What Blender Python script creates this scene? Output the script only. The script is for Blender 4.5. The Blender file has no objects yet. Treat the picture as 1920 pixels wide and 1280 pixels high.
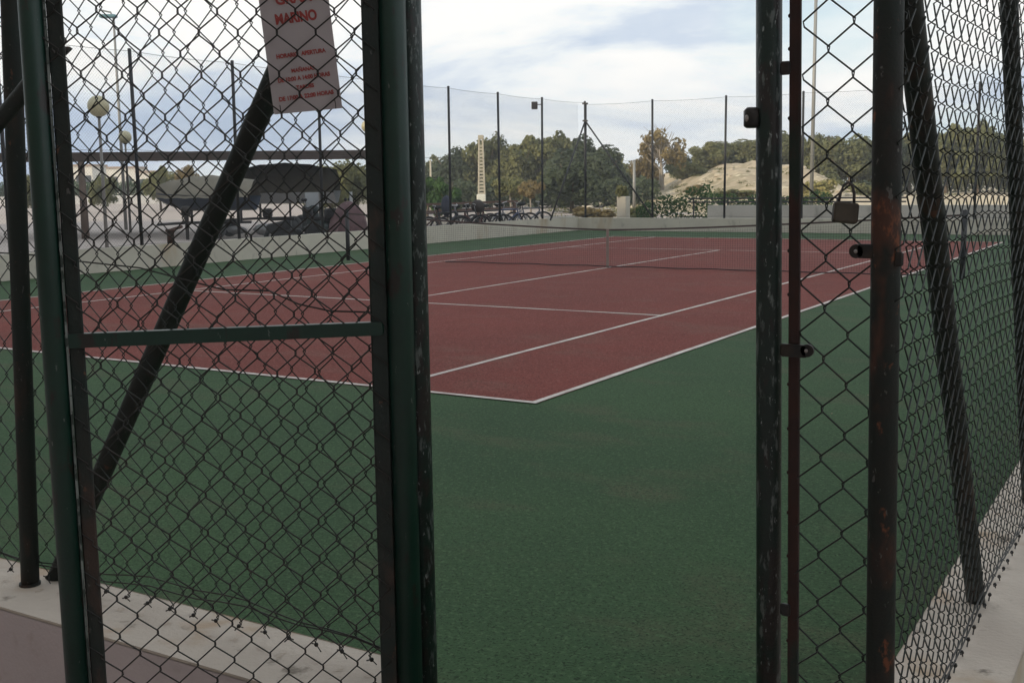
import bpy, math, random
import numpy as np
from mathutils import Vector, Matrix
random.seed(7)
C = bpy.context.scene.collection
S = bpy.context.scene
# ------------------------------------------------------------------ camera
CAM = np.array([4.08887, -7.0802, 1.60942])
YAW, PIT, ROL, FPX, PW, PH = -5.44492679e-01, -1.38554955e-01, -1.29686786e-02, 2113.324, 1920., 1280.
def _rot(y, p, r):
    cy, sy, cp, sp = math.cos(y), math.sin(y), math.cos(p), math.sin(p)
    f = np.array([sy*cp, cy*cp, sp]); rt = np.array([cy, -sy, 0.]); up = np.cross(rt, f)
    return math.cos(r)*rt+math.sin(r)*up, -math.sin(r)*rt+math.cos(r)*up, f
CR, CU, CF = _rot(YAW, PIT, ROL)
cd = bpy.data.cameras.new('camera'); cam = bpy.data.objects.new('camera', cd); C.objects.link(cam)
cd.sensor_width = 36; cd.sensor_fit = 'HORIZONTAL'; cd.lens = 36*FPX/PW; cd.clip_start = .05; cd.clip_end = 3000
M4 = Matrix.Identity(4)
for i in range(3):
    M4[i][0] = CR[i]; M4[i][1] = CU[i]; M4[i][2] = -CF[i]; M4[i][3] = CAM[i]
cam.matrix_world = M4
S.camera = cam
# places measured on the photograph, turned into world points
def ray(x, y): return CF + CR*(x-PW/2)/FPX - CU*(y-PH/2)/FPX
def onX(x, y, X): d = ray(x, y); return CAM+d*(X-CAM[0])/d[0]
def onY(x, y, Y): d = ray(x, y); return CAM+d*(Y-CAM[1])/d[1]
def onD(x, y, D): d = ray(x, y); return CAM+d*(D/(d@CF))
def horizon(x): return 344.7-.013*(x-960)
def gnd(x, D, z=0.):
    p = onD(x, horizon(x), D); return np.array([p[0], p[1], z])
def topz(x, y, D): return float(onD(x, y, D)[2])

# ------------------------------------------------------------------ world: daylight under broken cloud
SUN_EL, SUN_AZ = math.radians(21), math.radians(203)      # azimuth clockwise from +Y
W = bpy.data.worlds.new('World'); S.world = W; W.use_nodes = True
nt = W.node_tree; N = nt.nodes; L = nt.links; N.clear()
out = N.new('ShaderNodeOutputWorld'); bg = N.new('ShaderNodeBackground'); bg.inputs['Strength'].default_value = .1
sky = N.new('ShaderNodeTexSky'); sky.sky_type = 'NISHITA'; sky.sun_disc = False
sky.sun_elevation = SUN_EL; sky.sun_rotation = SUN_AZ; sky.air_density = 1.0; sky.dust_density = 1.2
tc = N.new('ShaderNodeTexCoord')
def wnoise(scale, sc, detail, rough, dist=0., loc=(0, 0, 0)):
    mp = N.new('ShaderNodeMapping'); mp.inputs['Scale'].default_value = sc; mp.inputs['Location'].default_value = loc
    n = N.new('ShaderNodeTexNoise'); n.inputs['Scale'].default_value = scale; n.inputs['Detail'].default_value = detail
    n.inputs['Roughness'].default_value = rough; n.inputs['Distortion'].default_value = dist
    L.new(tc.outputs['Generated'], mp.inputs['Vector']); L.new(mp.outputs['Vector'], n.inputs['Vector']); return n.outputs['Fac']
def wramp(fac, stops):
    r = N.new('ShaderNodeValToRGB'); e = r.color_ramp.elements
    while len(e) < len(stops): e.new(.5)
    for k, (p, c) in enumerate(stops): e[k].position = p; e[k].color = (*c, 1)
    L.new(fac, r.inputs['Fac']); return r.outputs['Color']
def wmix(fac, a, b, mode='MIX'):
    m = N.new('ShaderNodeMix'); m.data_type = 'RGBA'; m.blend_type = mode
    if isinstance(fac, float): m.inputs['Factor'].default_value = fac
    else: L.new(fac, m.inputs['Factor'])
    for s, v in (('A', a), ('B', b)):
        sock = [i for i in m.inputs if i.name == s and i.type == 'RGBA'][0]
        if isinstance(v, tuple): sock.default_value = (*v, 1)
        else: L.new(v, sock)
    return [o for o in m.outputs if o.type == 'RGBA'][0]
big = wnoise(3.2, (1, 1, 4.2), 7, .55, .35, (3.1, 1.7, .4))
fine = wnoise(9, (1, 1, 2.6), 6, .6, .2, (1.3, 5.2, 0))
sep = N.new('ShaderNodeSeparateXYZ'); L.new(tc.outputs['Generated'], sep.inputs[0])
hgt = wramp(sep.outputs['Z'], [(0., (.60,)*3), (.02, (.48,)*3), (.05, (.36,)*3), (.085, (.66,)*3), (.11, (.90,)*3), (.17, (.80,)*3), (1., (.6,)*3)])
tone = wmix(.5, hgt, wramp(big, [(.36, (0, 0, 0)), (.62, (1, 1, 1))]))
tone = wmix(.20, tone, fine)
cloud = wramp(tone, [(.28, (4.6, 5.8, 7.7)), (.40, (5.8, 6.9, 8.5)), (.49, (7.5, 8.3, 9.3)), (.57, (9.2, 9.7, 10.)), (.67, (10.9, 10.8, 10.5))])
blue = wmix(.78, sky.outputs['Color'], (7.8, 9.5, 10.1))
holes = wramp(wnoise(2.6, (1, 1, 3.6), 5, .5, .3, (7.7, 2.2, 1.1)), [(.50, (0, 0, 0)), (.66, (1, 1, 1))])
L.new(wmix(holes, cloud, blue), bg.inputs['Color']); L.new(bg.outputs[0], out.inputs['Surface'])
# sun, soft behind thin cloud
sd = bpy.data.lights.new('sun', 'SUN'); sd.energy = 3.2; sd.angle = math.radians(1.5); sd.color = (1, .84, .60)
sun = bpy.data.objects.new('sun', sd); C.objects.link(sun)
sv = Vector((math.sin(SUN_AZ)*math.cos(SUN_EL), math.cos(SUN_AZ)*math.cos(SUN_EL), math.sin(SUN_EL)))
sun.rotation_euler = sv.to_track_quat('Z', 'Y').to_euler(); sun.location = (0, 0, 30)
S.view_settings.view_transform = 'Standard'; S.view_settings.look = 'None'
S.view_settings.exposure = 0; S.view_settings.gamma = 1; S.view_settings.use_curve_mapping = False

# ------------------------------------------------------------------ materials
MATS = {}
def mat(name, base, rough=.7, metal=0., var=None, scale=8., detail=5, chips=None, bump=0., bscale=None, spec=None, stretch=(1, 1, 1), layers=()):
    """base colour, optional noise variation towards var, chips=[(colour, scale, threshold, softness, stretch)]"""
    if name in MATS: return MATS[name]
    m = bpy.data.materials.new(name); m.use_nodes = True; t = m.node_tree; n = t.nodes; l = t.links
    b = n['Principled BSDF']; b.inputs['Roughness'].default_value = rough; b.inputs['Metallic'].default_value = metal
    if spec is not None: b.inputs['Specular IOR Level'].default_value = spec
    b.inputs['Base Color'].default_value = (*base, 1)
    co = n.new('ShaderNodeTexCoord')
    def noi(sc, de, st=(1, 1, 1), off=0.):
        mp = n.new('ShaderNodeMapping'); mp.inputs['Scale'].default_value = st; mp.inputs['Location'].default_value = (off, off*.7, off*1.3)
        q = n.new('ShaderNodeTexNoise'); q.inputs['Scale'].default_value = sc; q.inputs['Detail'].default_value = de; q.inputs['Roughness'].default_value = .6
        l.new(co.outputs['Object'], mp.inputs[0]); l.new(mp.outputs[0], q.inputs['Vector']); return q.outputs['Fac']
    cur = None
    def mixc(fac, a, c):
        x = n.new('ShaderNodeMix'); x.data_type = 'RGBA'; l.new(fac, x.inputs['Factor'])
        A = [i for i in x.inputs if i.name == 'A' and i.type == 'RGBA'][0]; B = [i for i in x.inputs if i.name == 'B' and i.type == 'RGBA'][0]
        if isinstance(a, tuple): A.default_value = (*a, 1)
        else: l.new(a, A)
        B.default_value = (*c, 1); return [o for o in x.outputs if o.type == 'RGBA'][0]
    def ramp(fac, lo, hi):
        r = n.new('ShaderNodeMapRange'); r.inputs['From Min'].default_value = lo; r.inputs['From Max'].default_value = hi
        r.interpolation_type = 'SMOOTHSTEP'; l.new(fac, r.inputs['Value']); return r.outputs['Result']
    if var is not None: cur = mixc(ramp(noi(scale, detail, stretch), .3, .7), tuple(base), var)
    for k, (c, sc, th, so, st) in enumerate(list(layers)+list(chips or [])):
        cur = mixc(ramp(noi(sc, 4, st, 3.3+k*5.1), th, th+so), cur if cur is not None else tuple(base), c)
    if cur is not None: l.new(cur, b.inputs['Base Color'])
    if bump:
        bp = n.new('ShaderNodeBump'); bp.inputs['Strength'].default_value = 1; bp.inputs['Distance'].default_value = bump
        l.new(noi(bscale or scale*4, 4, (1, 1, 1), 9.), bp.inputs['Height']); l.new(bp.outputs[0], b.inputs['Normal'])
    MATS[name] = m; return m
def leafmat(name, a, b_, c, scale=1.2):
    if name in MATS: return MATS[name]
    m = mat(name, a, .75, var=b_, scale=scale, layers=[(c, scale*3.1, .52, .12, (1, 1, 1))], spec=.15)
    n = m.node_tree.nodes; l = m.node_tree.links; bs = n['Principled BSDF']; o = n['Material Output']
    tr = n.new('ShaderNodeBsdfTranslucent'); tr.inputs['Color'].default_value = (*[x*1.4 for x in b_], 1)
    ms = n.new('ShaderNodeMixShader'); ms.inputs[0].default_value = .25
    l.new(bs.outputs[0], ms.inputs[1]); l.new(tr.outputs[0], ms.inputs[2]); l.new(ms.outputs[0], o.inputs['Surface']); return m
one = (1, 1, 1)
GREEN_PAINT = mat('green_pipe_paint', (.0012, .019, .012), .42, var=(.002, .026, .016), scale=14, bump=.0006, bscale=90,
    chips=[((.014, .010, .008), 26, .58, .08, (1, 1, .35)), ((.10, .11, .10), 75, .68, .03, (1, 1, .35))])
CHIPPED = mat('chipped_green_paint', (.002, .016, .011), .45, var=(.004, .010, .008), scale=18, bump=.001, bscale=120,
    chips=[((.014, .010, .009), 22, .54, .07, (1, 1, .4)), ((.10, .115, .11), 70, .56, .10, (1, 1, .3)), ((.26, .27, .27), 130, .64, .05, (1, 1, .4))])
RUSTY = mat('rusty_green_pipe', (.003, .011, .008), .65, var=(.009, .010, .007), scale=9, bump=.0012, bscale=110,
    chips=[((.034, .018, .012), 8, .56, .10, (1, 1, .45)), ((.08, .032, .018), 30, .65, .06, (1, 1, .6)), ((.075, .07, .068), 85, .66, .04, (1, 1, .5))])
RUSTY2 = mat('heavily_rusted_pipe', (.004, .010, .007), .75, var=(.014, .010, .007), scale=9, bump=.0015, bscale=90,
    chips=[((.060, .022, .012), 7, .51, .10, (1, 1, .5)), ((.17, .052, .022), 26, .61, .08, (1, 1, .6)), ((.09, .085, .08), 60, .64, .04, (1, 1, .5))])
RUSTBAR = mat('rust_brown_bar', (.038, .012, .008), .85, var=(.022, .010, .008), scale=14, bump=.0012, bscale=140,
    chips=[((.012, .020, .014), 11, .60, .1, (1, 1, .4))])
WIRE = mat('green_coated_wire', (.005, .011, .008), .55, var=(.010, .010, .008), scale=5, chips=[((.020, .012, .008), 9, .58, .1, one)])
WIREB = mat('rusting_wire', (.008, .010, .008), .6, var=(.018, .011, .008), scale=4)
FARWIRE = mat('dark_far_wire', (.03, .032, .035), .6)
FARPOST = mat('dark_far_post', (.016, .018, .024), .6, var=(.03, .028, .03), scale=3)
DARKSTEEL = mat('dark_steel', (.012, .013, .014), .5, metal=.3, var=(.03, .02, .015), scale=30)
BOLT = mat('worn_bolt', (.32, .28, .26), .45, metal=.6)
BRASS = mat('dull_padlock_body', (.045, .034, .025), .55, metal=.2, var=(.065, .048, .032), scale=40)
SHACKLE = mat('dull_shackle', (.085, .075, .07), .45, metal=.6)
SIGNW = mat('sign_board', (.40, .345, .35), .6, var=(.36, .31, .315), scale=6)
SIGNR = mat('sign_red_print', (.33, .035, .03), .6, var=(.26, .04, .035), scale=30)
def court(name, a, b_, c, d):
    return mat(name, a, .93, var=b_, scale=.35, detail=6, bump=.003, bscale=160, spec=.2,
               layers=[(c, 1.1, .50, .20, (1, 1.6, 1)), (tuple(x*.78 for x in a), 3.7, .54, .2, one), (d, 42, .50, .16, one), (tuple(x*.45 for x in a), 85, .52, .10, one)])
COURTG = court('green_court_coating', (.046, .090, .038), (.030, .064, .029), (.062, .078, .040), (.064, .112, .052))
COURTR = court('red_court_coating', (.185, .043, .033), (.138, .036, .028), (.158, .062, .047), (.250, .080, .064))
LINE = mat('worn_line_paint', (.60, .56, .51), .8, var=(.44, .36, .33), scale=3, layers=[((.36, .24, .22), 24, .58, .14, one)])
WALLC = mat('rendered_wall', (.54, .50, .42), .9, var=(.47, .43, .365), scale=.9, bump=.004, bscale=30,
    layers=[((.40, .30, .20), .55, .56, .14, (1, 1, .35)), ((.36, .33, .28), 5.5, .56, .2, (1, 1, .6))])
WALLTOP = mat('weathered_wall_cap', (.54, .465, .395), .9, var=(.46, .39, .33), scale=3.5, bump=.003, bscale=60,
    layers=[((.40, .28, .18), 2.1, .56, .14, one), ((.17, .14, .11), 9, .60, .13, one)])
WALLPINK = mat('mauve_wall_paint', (.56, .47, .47), .9, var=(.50, .42, .42), scale=1.8, bump=.002, bscale=80, layers=[((.40, .31, .29), 7, .55, .2, one)])
FARWALL = mat('pale_render', (.58, .55, .50), .9, var=(.50, .475, .43), scale=.7, layers=[((.33, .31, .28), 2.2, .55, .2, (1, 1, .3))])
PAVE = mat('pinkish_paving', (.40, .345, .315), .95, var=(.35, .30, .275), scale=.5, layers=[((.44, .40, .36), 2, .55, .2, one)])
GROUNDM = mat('dry_earth', (.27, .225, .165), .95, var=(.21, .18, .12), scale=.08, layers=[((.11, .12, .06), .22, .52, .1, one), ((.38, .33, .26), 1.5, .56, .2, one)])
SAND = mat('pale_sand', (.50, .41, .28), .95, var=(.36, .29, .20), scale=.25, bump=.05, bscale=2,
    layers=[((.30, .25, .16), .35, .52, .06, (1, 1, 2.)), ((.24, .20, .13), 2.0, .57, .07, one), ((.66, .58, .42), 1.1, .60, .1, one)])
ASPH = mat('pale_asphalt', (.16, .155, .15), .95, var=(.13, .125, .12), scale=.5)
BARK = mat('bark', (.16, .125, .09), .9, var=(.10, .075, .055), scale=6, bump=.02, bscale=20)
PALEBARK = mat('pale_bark', (.36, .32, .27), .9, var=(.26, .22, .18), scale=4)
PINE = leafmat('pine_foliage', (.125, .135, .065), (.175, .18, .085), (.070, .082, .045), .9)
DARKPINE = leafmat('dark_pine_foliage', (.066, .086, .054), (.095, .115, .066), (.044, .058, .040), .9)
OLIVE = leafmat('olive_foliage', (.155, .165, .072), (.21, .205, .095), (.09, .10, .048), .9)
OCHRE = leafmat('ochre_foliage', (.20, .155, .075), (.27, .21, .10), (.12, .095, .05), .9)
BRIGHT = leafmat('bright_foliage', (.050, .105, .030), (.075, .14, .04), (.030, .062, .020), 1.2)
HEDGE = leafmat('hedge_foliage', (.030, .065, .025), (.045, .088, .030), (.018, .035, .016), 1.5)
STRAW = leafmat('straw_grass', (.36, .31, .13), (.26, .25, .09), (.42, .36, .2), 1.0)

# ------------------------------------------------------------------ mesh helpers
class MB:
    def __init__(s): s.v = []; s.f = []
    def add(s, vs, fs):
        o = len(s.v); s.v += [tuple(map(float, p)) for p in vs]; s.f += [tuple(i+o for i in f) for f in fs]
    def box(s, x0, x1, y0, y1, z0, z1):
        s.add([(x0, y0, z0), (x1, y0, z0), (x1, y1, z0), (x0, y1, z0), (x0, y0, z1), (x1, y0, z1), (x1, y1, z1), (x0, y1, z1)],
              [(0, 3, 2, 1), (4, 5, 6, 7), (0, 1, 5, 4), (1, 2, 6, 5), (2, 3, 7, 6), (3, 0, 4, 7)])
    def obox(s, c, ax, ay, az, hx, hy, hz, bev=0.):
        c = np.array(c, float); ax, ay, az = [np.array(a, float)/np.linalg.norm(a) for a in (ax, ay, az)]
        if not bev:
            vs = [c+sx*hx*ax+sy*hy*ay+sz*hz*az for sz in (-1, 1) for sx, sy in ((-1, -1), (1, -1), (1, 1), (-1, 1))]
            s.add(vs, [(0, 3, 2, 1), (4, 5, 6, 7), (0, 1, 5, 4), (1, 2, 6, 5), (2, 3, 7, 6), (3, 0, 4, 7)]); return
        ring = [(-1, -1, 1, 0), (-1, -1, 0, 1), (1, -1, 0, 1), (1, -1, -1, 0), (1, 1, -1, 0), (1, 1, 0, -1), (-1, 1, 0, -1), (-1, 1, 1, 0)]
        ring = [(-hx+bev, -hy), (hx-bev, -hy), (hx, -hy+bev), (hx, hy-bev), (hx-bev, hy), (-hx+bev, hy), (-hx, hy-bev), (-hx, -hy+bev)]
        vs = []
        for zz, sc in ((-hz, 1-bev/max(hx, hy)), (-hz+bev, 1), (hz-bev, 1), (hz, 1-bev/max(hx, hy))):
            vs += [c+a*sc*ax+b*sc*ay+zz*az for a, b in ring]
        fs = [tuple(range(7, -1, -1)), tuple(range(24, 32))]
        for k in range(3):
            fs += [(k*8+i, k*8+(i+1) % 8, k*8+8+(i+1) % 8, k*8+8+i) for i in range(8)]
        s.add(vs, fs)
    def path(s, pts, r, n=8, up=None, cap=True):
        pts = [np.array(p, float) for p in pts]; rs = r if hasattr(r, '__len__') else [r]*len(pts); vs = []
        for i, p in enumerate(pts):
            t = pts[min(i+1, len(pts)-1)]-pts[max(i-1, 0)]; t = t/(np.linalg.norm(t)+1e-12)
            if up is not None: a = np.array(up, float)
            else: a = np.array((0, 0, 1.)) if abs(t[2]) < .9 else np.array((1., 0, 0))
            b = np.cross(t, a); nb = np.linalg.norm(b)
            if nb < 1e-6: b = np.cross(t, (0, 1., 0)); nb = np.linalg.norm(b)
            b /= nb; c = np.cross(b, t)
            for k in range(n):
                an = 2*math.pi*k/n; vs.append(p+rs[i]*(math.cos(an)*b+math.sin(an)*c))
        fs = []
        for i in range(len(pts)-1):
            o = i*n; fs += [(o+k, o+(k+1) % n, o+n+(k+1) % n, o+n+k) for k in range(n)]
        if cap: fs += [tuple(range(n-1, -1, -1)), tuple(range((len(pts)-1)*n, len(pts)*n))]
        s.add(vs, fs)
    def ring(s, c, ax, R, r, n=24, m=6, a0=0, a1=2*math.pi):
        ax = np.array(ax, float)/np.linalg.norm(ax); u = np.cross(ax, (0, 0, 1.)); 
        if np.linalg.norm(u) < 1e-3: u = np.array((1., 0, 0))
        u /= np.linalg.norm(u); w = np.cross(ax, u); full = abs(a1-a0-2*math.pi) < 1e-6; k = n if full else n+1; vs = []
        for i in range(k):
            a = a0+(a1-a0)*i/n; d = math.cos(a)*u+math.sin(a)*w
            for j in range(m):
                b = 2*math.pi*j/m; vs.append(np.array(c)+d*(R+r*math.cos(b))+ax*r*math.sin(b))
        fs = []
        for i in range(n):
            i2 = (i+1) % k
            fs += [(i*m+j, i*m+(j+1) % m, i2*m+(j+1) % m, i2*m+j) for j in range(m)]
        s.add(vs, fs)
    def ball(s, c, r, n=16, m=10, sc=(1, 1, 1), wob=0.):
        vs = [np.array(c)+np.array((0, 0, -r*sc[2]))]
        for j in range(1, m):
            a = -math.pi/2+math.pi*j/m
            for i in range(n):
                b = 2*math.pi*i/n; q = r*(1+wob*(random.random()-.5))
                vs.append((c[0]+q*sc[0]*math.cos(a)*math.cos(b), c[1]+q*sc[1]*math.cos(a)*math.sin(b), c[2]+q*sc[2]*math.sin(a)))
        vs.append(np.array(c)+np.array((0, 0, r*sc[2]))); e = len(vs)-1
        fs = [(0, 1+(i+1) % n, 1+i) for i in range(n)]
        for j in range(m-2):
            o = 1+j*n; fs += [(o+i, o+(i+1) % n, o+n+(i+1) % n, o+n+i) for i in range(n)]
        o = 1+(m-2)*n; fs += [(o+i, o+(i+1) % n, e) for i in range(n)]
        s.add(vs, fs)
    def build(s, name, m, parent=None, base=(0, 0, 0), smooth=False):
        base = np.array(base, float); me = bpy.data.meshes.new(name)
        me.from_pydata([tuple(np.array(p)-base) for p in s.v], [], s.f); me.materials.append(m)
        if smooth: me.polygons.foreach_set('use_smooth', [True]*len(me.polygons))
        me.update(); o = bpy.data.objects.new(name, me); C.objects.link(o)
        if parent is not None: o.parent = parent
        else: o.location = base
        return o
def empty(name, base, label=None, cat=None, group=None):
    o = bpy.data.objects.new(name, None); C.objects.link(o); o.location = tuple(map(float, base)); o.empty_display_size = .3
    if label: o['label'] = label
    if cat: o['category'] = cat
    if group: o['group'] = group
    return o
def tag(o, label, cat, group=None):
    o['label'] = label; o['category'] = cat
    if group: o['group'] = group
    return o
def struct(o): o['kind'] = 'structure'; return o
def copy_thing(src, label, name=None, group=None):
    c = src.copy(); C.objects.link(c); c['label'] = label
    if group: c['group'] = group
    for ch in src.children:
        d = ch.copy(); C.objects.link(d); d.parent = c
        for g in ch.children:
            e = g.copy(); C.objects.link(e); e.parent = d
    return c
def tubeobj(name, pts, r, m, parent, base, n=20, cap=True):
    b = MB(); b.path(pts, r, n, cap=cap); return b.build(name, m, parent, base, smooth=n >= 12)

def chain(b, org, udir, ndir, width, z0, z1, cw=.090, ch=.095, r=.0016, sides=5, u0=0., warp=.006, phase=0., t=.0035, zfun=None, knuckle=True):
    """woven chain link: every wire is one zigzag that hooks round its neighbours at the columns"""
    org = np.array(org, float); ud = np.array(udir, float)/np.linalg.norm(udir); nd = np.array(ndir, float)/np.linalg.norm(ndir)
    hw = cw/2; K = int(width/hw)
    def P(u, z, d):
        wu = warp*(math.sin(z*2.1+u*1.7+phase)+.6*math.sin(z*5.3-u*3.1+phase*2)+.35*math.sin(u*9+z*3))
        wz = warp*(math.sin(u*2.6+phase)+.7*math.sin(u*5.9+z*1.3))
        wn = warp*1.3*math.sin(u*1.9+z*1.5+phase)
        return org+ud*(u+wu)+np.array((0, 0, z+wz))+nd*(d+wn)
    for k in range(K):
        ul, ur = u0+k*hw, u0+(k+1)*hw
        if k == K-1 and False: break
        lo = z0(ul) if callable(z0) else z0
        M = int((z1-lo)/(ch/2)); pts = []
        if knuckle:
            pts.append(P((ul+ur)/2+.006, lo-.030, -t)); pts.append(P((ul+ur)/2-.008, lo-.020, t))
        for m_ in range(M+1):
            left = (m_+k) % 2 == 0; zc = lo+m_*ch/2; uc = (ul-.0012) if left else (ur+.0012); s_ = 1 if left else -1
            pts.append(P(uc, zc-.0045, -t*s_)); pts.append(P(uc, zc+.0045, t*s_))
        b.path(pts, r, sides, up=tuple(nd), cap=False)
def simple_chain(b, org, udir, width, z0, z1, cw, ch, r):
    org = np.array(org, float); ud = np.array(udir, float); hw = cw/2
    for k in range(int(width/hw)):
        pts = []
        for m_ in range(int((z1-z0)/(ch/2))+1):
            pts.append(org+ud*((k+((m_+k) % 2))*hw)+np.array((0, 0, z0+m_*ch/2)))
        b.path(pts, r, 3, up=(ud[1], -ud[0], 0), cap=False)

# ------------------------------------------------------------------ ground
g = MB(); g.add([(-900, -900, -.02), (900, -900, -.02), (900, 900, -.02), (-900, 900, -.02)], [(0, 1, 2, 3)]); struct(g.build('ground', GROUNDM))
g = MB(); g.add([(-220, -30, -.012), (-14.3, -30, -.012), (-14.3, 62, -.012), (-220, 110, -.012)], [(0, 1, 2, 3)]); struct(g.build('pavement', PAVE))
g = MB(); g.add([(-14.25, -30, -.012), (30, -30, -.012), (30, -5.0, -.012), (-14.25, -5.0, -.012)], [(0, 1, 2, 3)]); struct(g.build('path', PAVE))
WL, WB, WR, WF = -14.2, 27.6, 3.5, -4.87           # inner faces of the low walls round the court
g = MB(); g.add([(WL, WF-.3, 0), (WR+.1, WF-.3, 0), (WR+.1, WB, 0), (WL, WB, 0)], [(0, 1, 2, 3)]); struct(g.build('court_surface', COURTG))
g = MB(); g.add([(-10.97, 0, .004), (0, 0, .004), (0, 23.77, .004), (-10.97, 23.77, .004)], [(0, 1, 2, 3)])
play = struct(g.build('playing_area', COURTR))
def line(x0, x1, y0, y1):
    b = MB(); n = max(2, int(max(x1-x0, y1-y0)/.4)); vs = []; fs = []; lng = (y1-y0) > (x1-x0)
    for i in range(n+1):
        f = i/n; j1 = random.uniform(-.004, .004); j2 = random.uniform(-.004, .004)
        if lng: vs += [(x0+j1, y0+(y1-y0)*f, .008), (x1+j2, y0+(y1-y0)*f, .008)]
        else: vs += [(x0+(x1-x0)*f, y0+j1, .008), (x0+(x1-x0)*f, y1+j2, .008)]
    for i in range(n): fs.append((2*i, 2*i+1, 2*i+3, 2*i+2) if lng else (2*i, 2*i+2, 2*i+3, 2*i+1))
    b.add(vs, fs)
    o = b.build('court_line', LINE, play)
lw = .058
line(-lw, 0, lw, 23.77-lw); line(-10.97, -10.97+lw, lw, 23.77-lw); line(-10.97, 0, 0, lw); line(-10.97, 0, 23.77-lw, 23.77)
line(-1.37-lw, -1.37, lw, 23.72); line(-9.6, -9.6+lw, lw, 23.72)
line(-9.55, -1.42, 5.485, 5.485+lw); line(-9.55, -1.42, 18.285-lw, 18.285); line(-5.485-lw/2, -5.485+lw/2, 5.535, 18.235)

b = MB(); rnd = random.Random(31)
for k in range(110):
    x, y = rnd.uniform(-9, 3.3), -2.5+12*rnd.random(); a_ = rnd.uniform(0, 6.28); q = rnd.uniform(.006, .014); t = np.array((math.cos(a_), math.sin(a_), .15))*q; w_ = np.array((-math.sin(a_), math.cos(a_), .3))*q*.45; p = np.array((x, y, .012))
    b.add([p-t, p-w_, p+t, p+w_], [(0, 1, 2, 3)])
b.build('fallen_leaves', mat('dry_leaf', (.16, .13, .07), .9, var=(.22, .18, .11), scale=3))['kind'] = 'stuff'
# low walls
def wall(name, x0, x1, y0, y1, z1, body, cap, label, over=.015, capt=.04):
    base = ((x0+x1)/2, (y0+y1)/2, 0); e = empty(name, base, label, 'wall')
    b = MB(); b.box(x0, x1, y0, y1, 0, z1-capt); b.build('wall_body', body, e, base)
    c = MB(); c.obox(((x0+x1)/2, (y0+y1)/2, z1-capt/2), (1, 0, 0), (0, 1, 0), (0, 0, 1), (x1-x0)/2+over, (y1-y0)/2+over, capt/2, .008)
    c.build('wall_cap', cap, e, base); return e
wall('low_wall', WL-.25, WL, WF-.28, WB+.02, .47, WALLC, WALLC, 'low tan rendered wall along the far left side of the court, rust streaks running down it', .0)
wall('low_wall', WL-.25, 5.5, WB+.022, WB+.27, .43, WALLC, WALLC, 'low pale wall across the far end of the court behind the net', .0)
wall('low_wall', -9.75, 6, WB+.75, WB+1.0, .83, FARWALL, FARWALL, 'taller pale wall standing behind the far end wall, right of the hedge', .0)
wall('low_wall', WL-.3, 2.50, WF-.28, WF, .40, WALLPINK, WALLTOP, 'near wall with mauve face and stained pale top under the left fence', 0., .006)
wall('low_wall', WR, WR+.275, WF-.28, 12, .40, WALLC, WALLTOP, 'near wall with white stained top running away under the right fence', 0., .006)

# ------------------------------------------------------------------ far chain link fence with its posts
def far_fence(name, label, pts, axis, top, bays_start):
    e = empty(name, (*pts[0], .42), label, 'fence'); base = np.array((*pts[0], .42))
    for i, p in enumerate(pts):
        lean = random.uniform(-.03, .03)
        b = MB(); b.path([(p[0], p[1], .3), (p[0]+lean*.5, p[1]+lean, top+.03)], .036, 10); b.build('post', FARPOST, e, base, True)
        c = MB(); c.ball((p[0]+lean*.5, p[1]+lean, top+.035), .04, 10, 6, (1, 1, .5)); c.build('post_cap', FARPOST, e, base, True)
    me = None
    for i in range(len(pts)-1):
        a, b_ = np.array(pts[i]), np.array(pts[i+1]); L_ = np.linalg.norm(b_-a); d = (b_-a)/L_
        if me is None:
            b = MB(); simple_chain(b, (0, 0, 0), (*d, 0), L_, .05, top-.42, .07, .07, .0013)
            o = b.build('mesh_panel', FARWIRE, e, (0, 0, 0)); me = o; L0 = L_
        else:
            o = me.copy(); C.objects.link(o); o.scale = (L_/L0 if d[0] else 1, L_/L0 if d[1] else 1, 1)
        o.location = (a[0]-base[0], a[1]-base[1], 0)
        for z in (top, (top+.45)/2, .5):
            t = MB(); sag = .03; t.path([(a[0]+(b_[0]-a[0])*f, a[1]+(b_[1]-a[1])*f, z-sag*4*f*(1-f)) for f in (0, .25, .5, .75, 1)], .004, 4)
            t.build('tension_wire', FARWIRE, e, base)
    return e
ys = [2.9, 5.75, 8.75, 11.5, 14.35, 17.15, 19.95, 22.65, 25.3]
XC, YC = -14.02, 27.85
fl = far_fence('chain_link_fence', 'tall far fence with thin dark posts standing on the wall left of the court', [(WL-.09, -.1)]+[(WL-.09, y) for y in ys]+[(XC, YC)], 1, 4.33, 0)
xs = [XC, -11.5, -8.98, -6.45, -3.9, -1.4, 1.1, 3.6]
fb = far_fence('chain_link_fence', 'tall far fence with thin dark posts standing on the wall behind the net', [(x, YC) for x in xs], 0, 4.27, 0)
# braces at the far corner post
base = (XC, YC, .42)
for tx, ty in (((XC+2.55), YC), (XC, YC-2.5)):
    b = MB(); b.path([(XC, YC, 3.72), (tx, ty, .42)], .028, 8); o = b.build('brace', FARPOST, fb, base if False else np.array((xs[0], YC, .42)), True)
for z_, w_ in ((4.3, .09), (3.72, .08)):
    b = MB(); b.obox((XC, YC, z_), (1, 0, 0), (0, 1, 0), (0, 0, 1), w_, .045, .025); b.build('post_bracket', FARPOST, fb, np.array((xs[0], YC, .42)))
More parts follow.
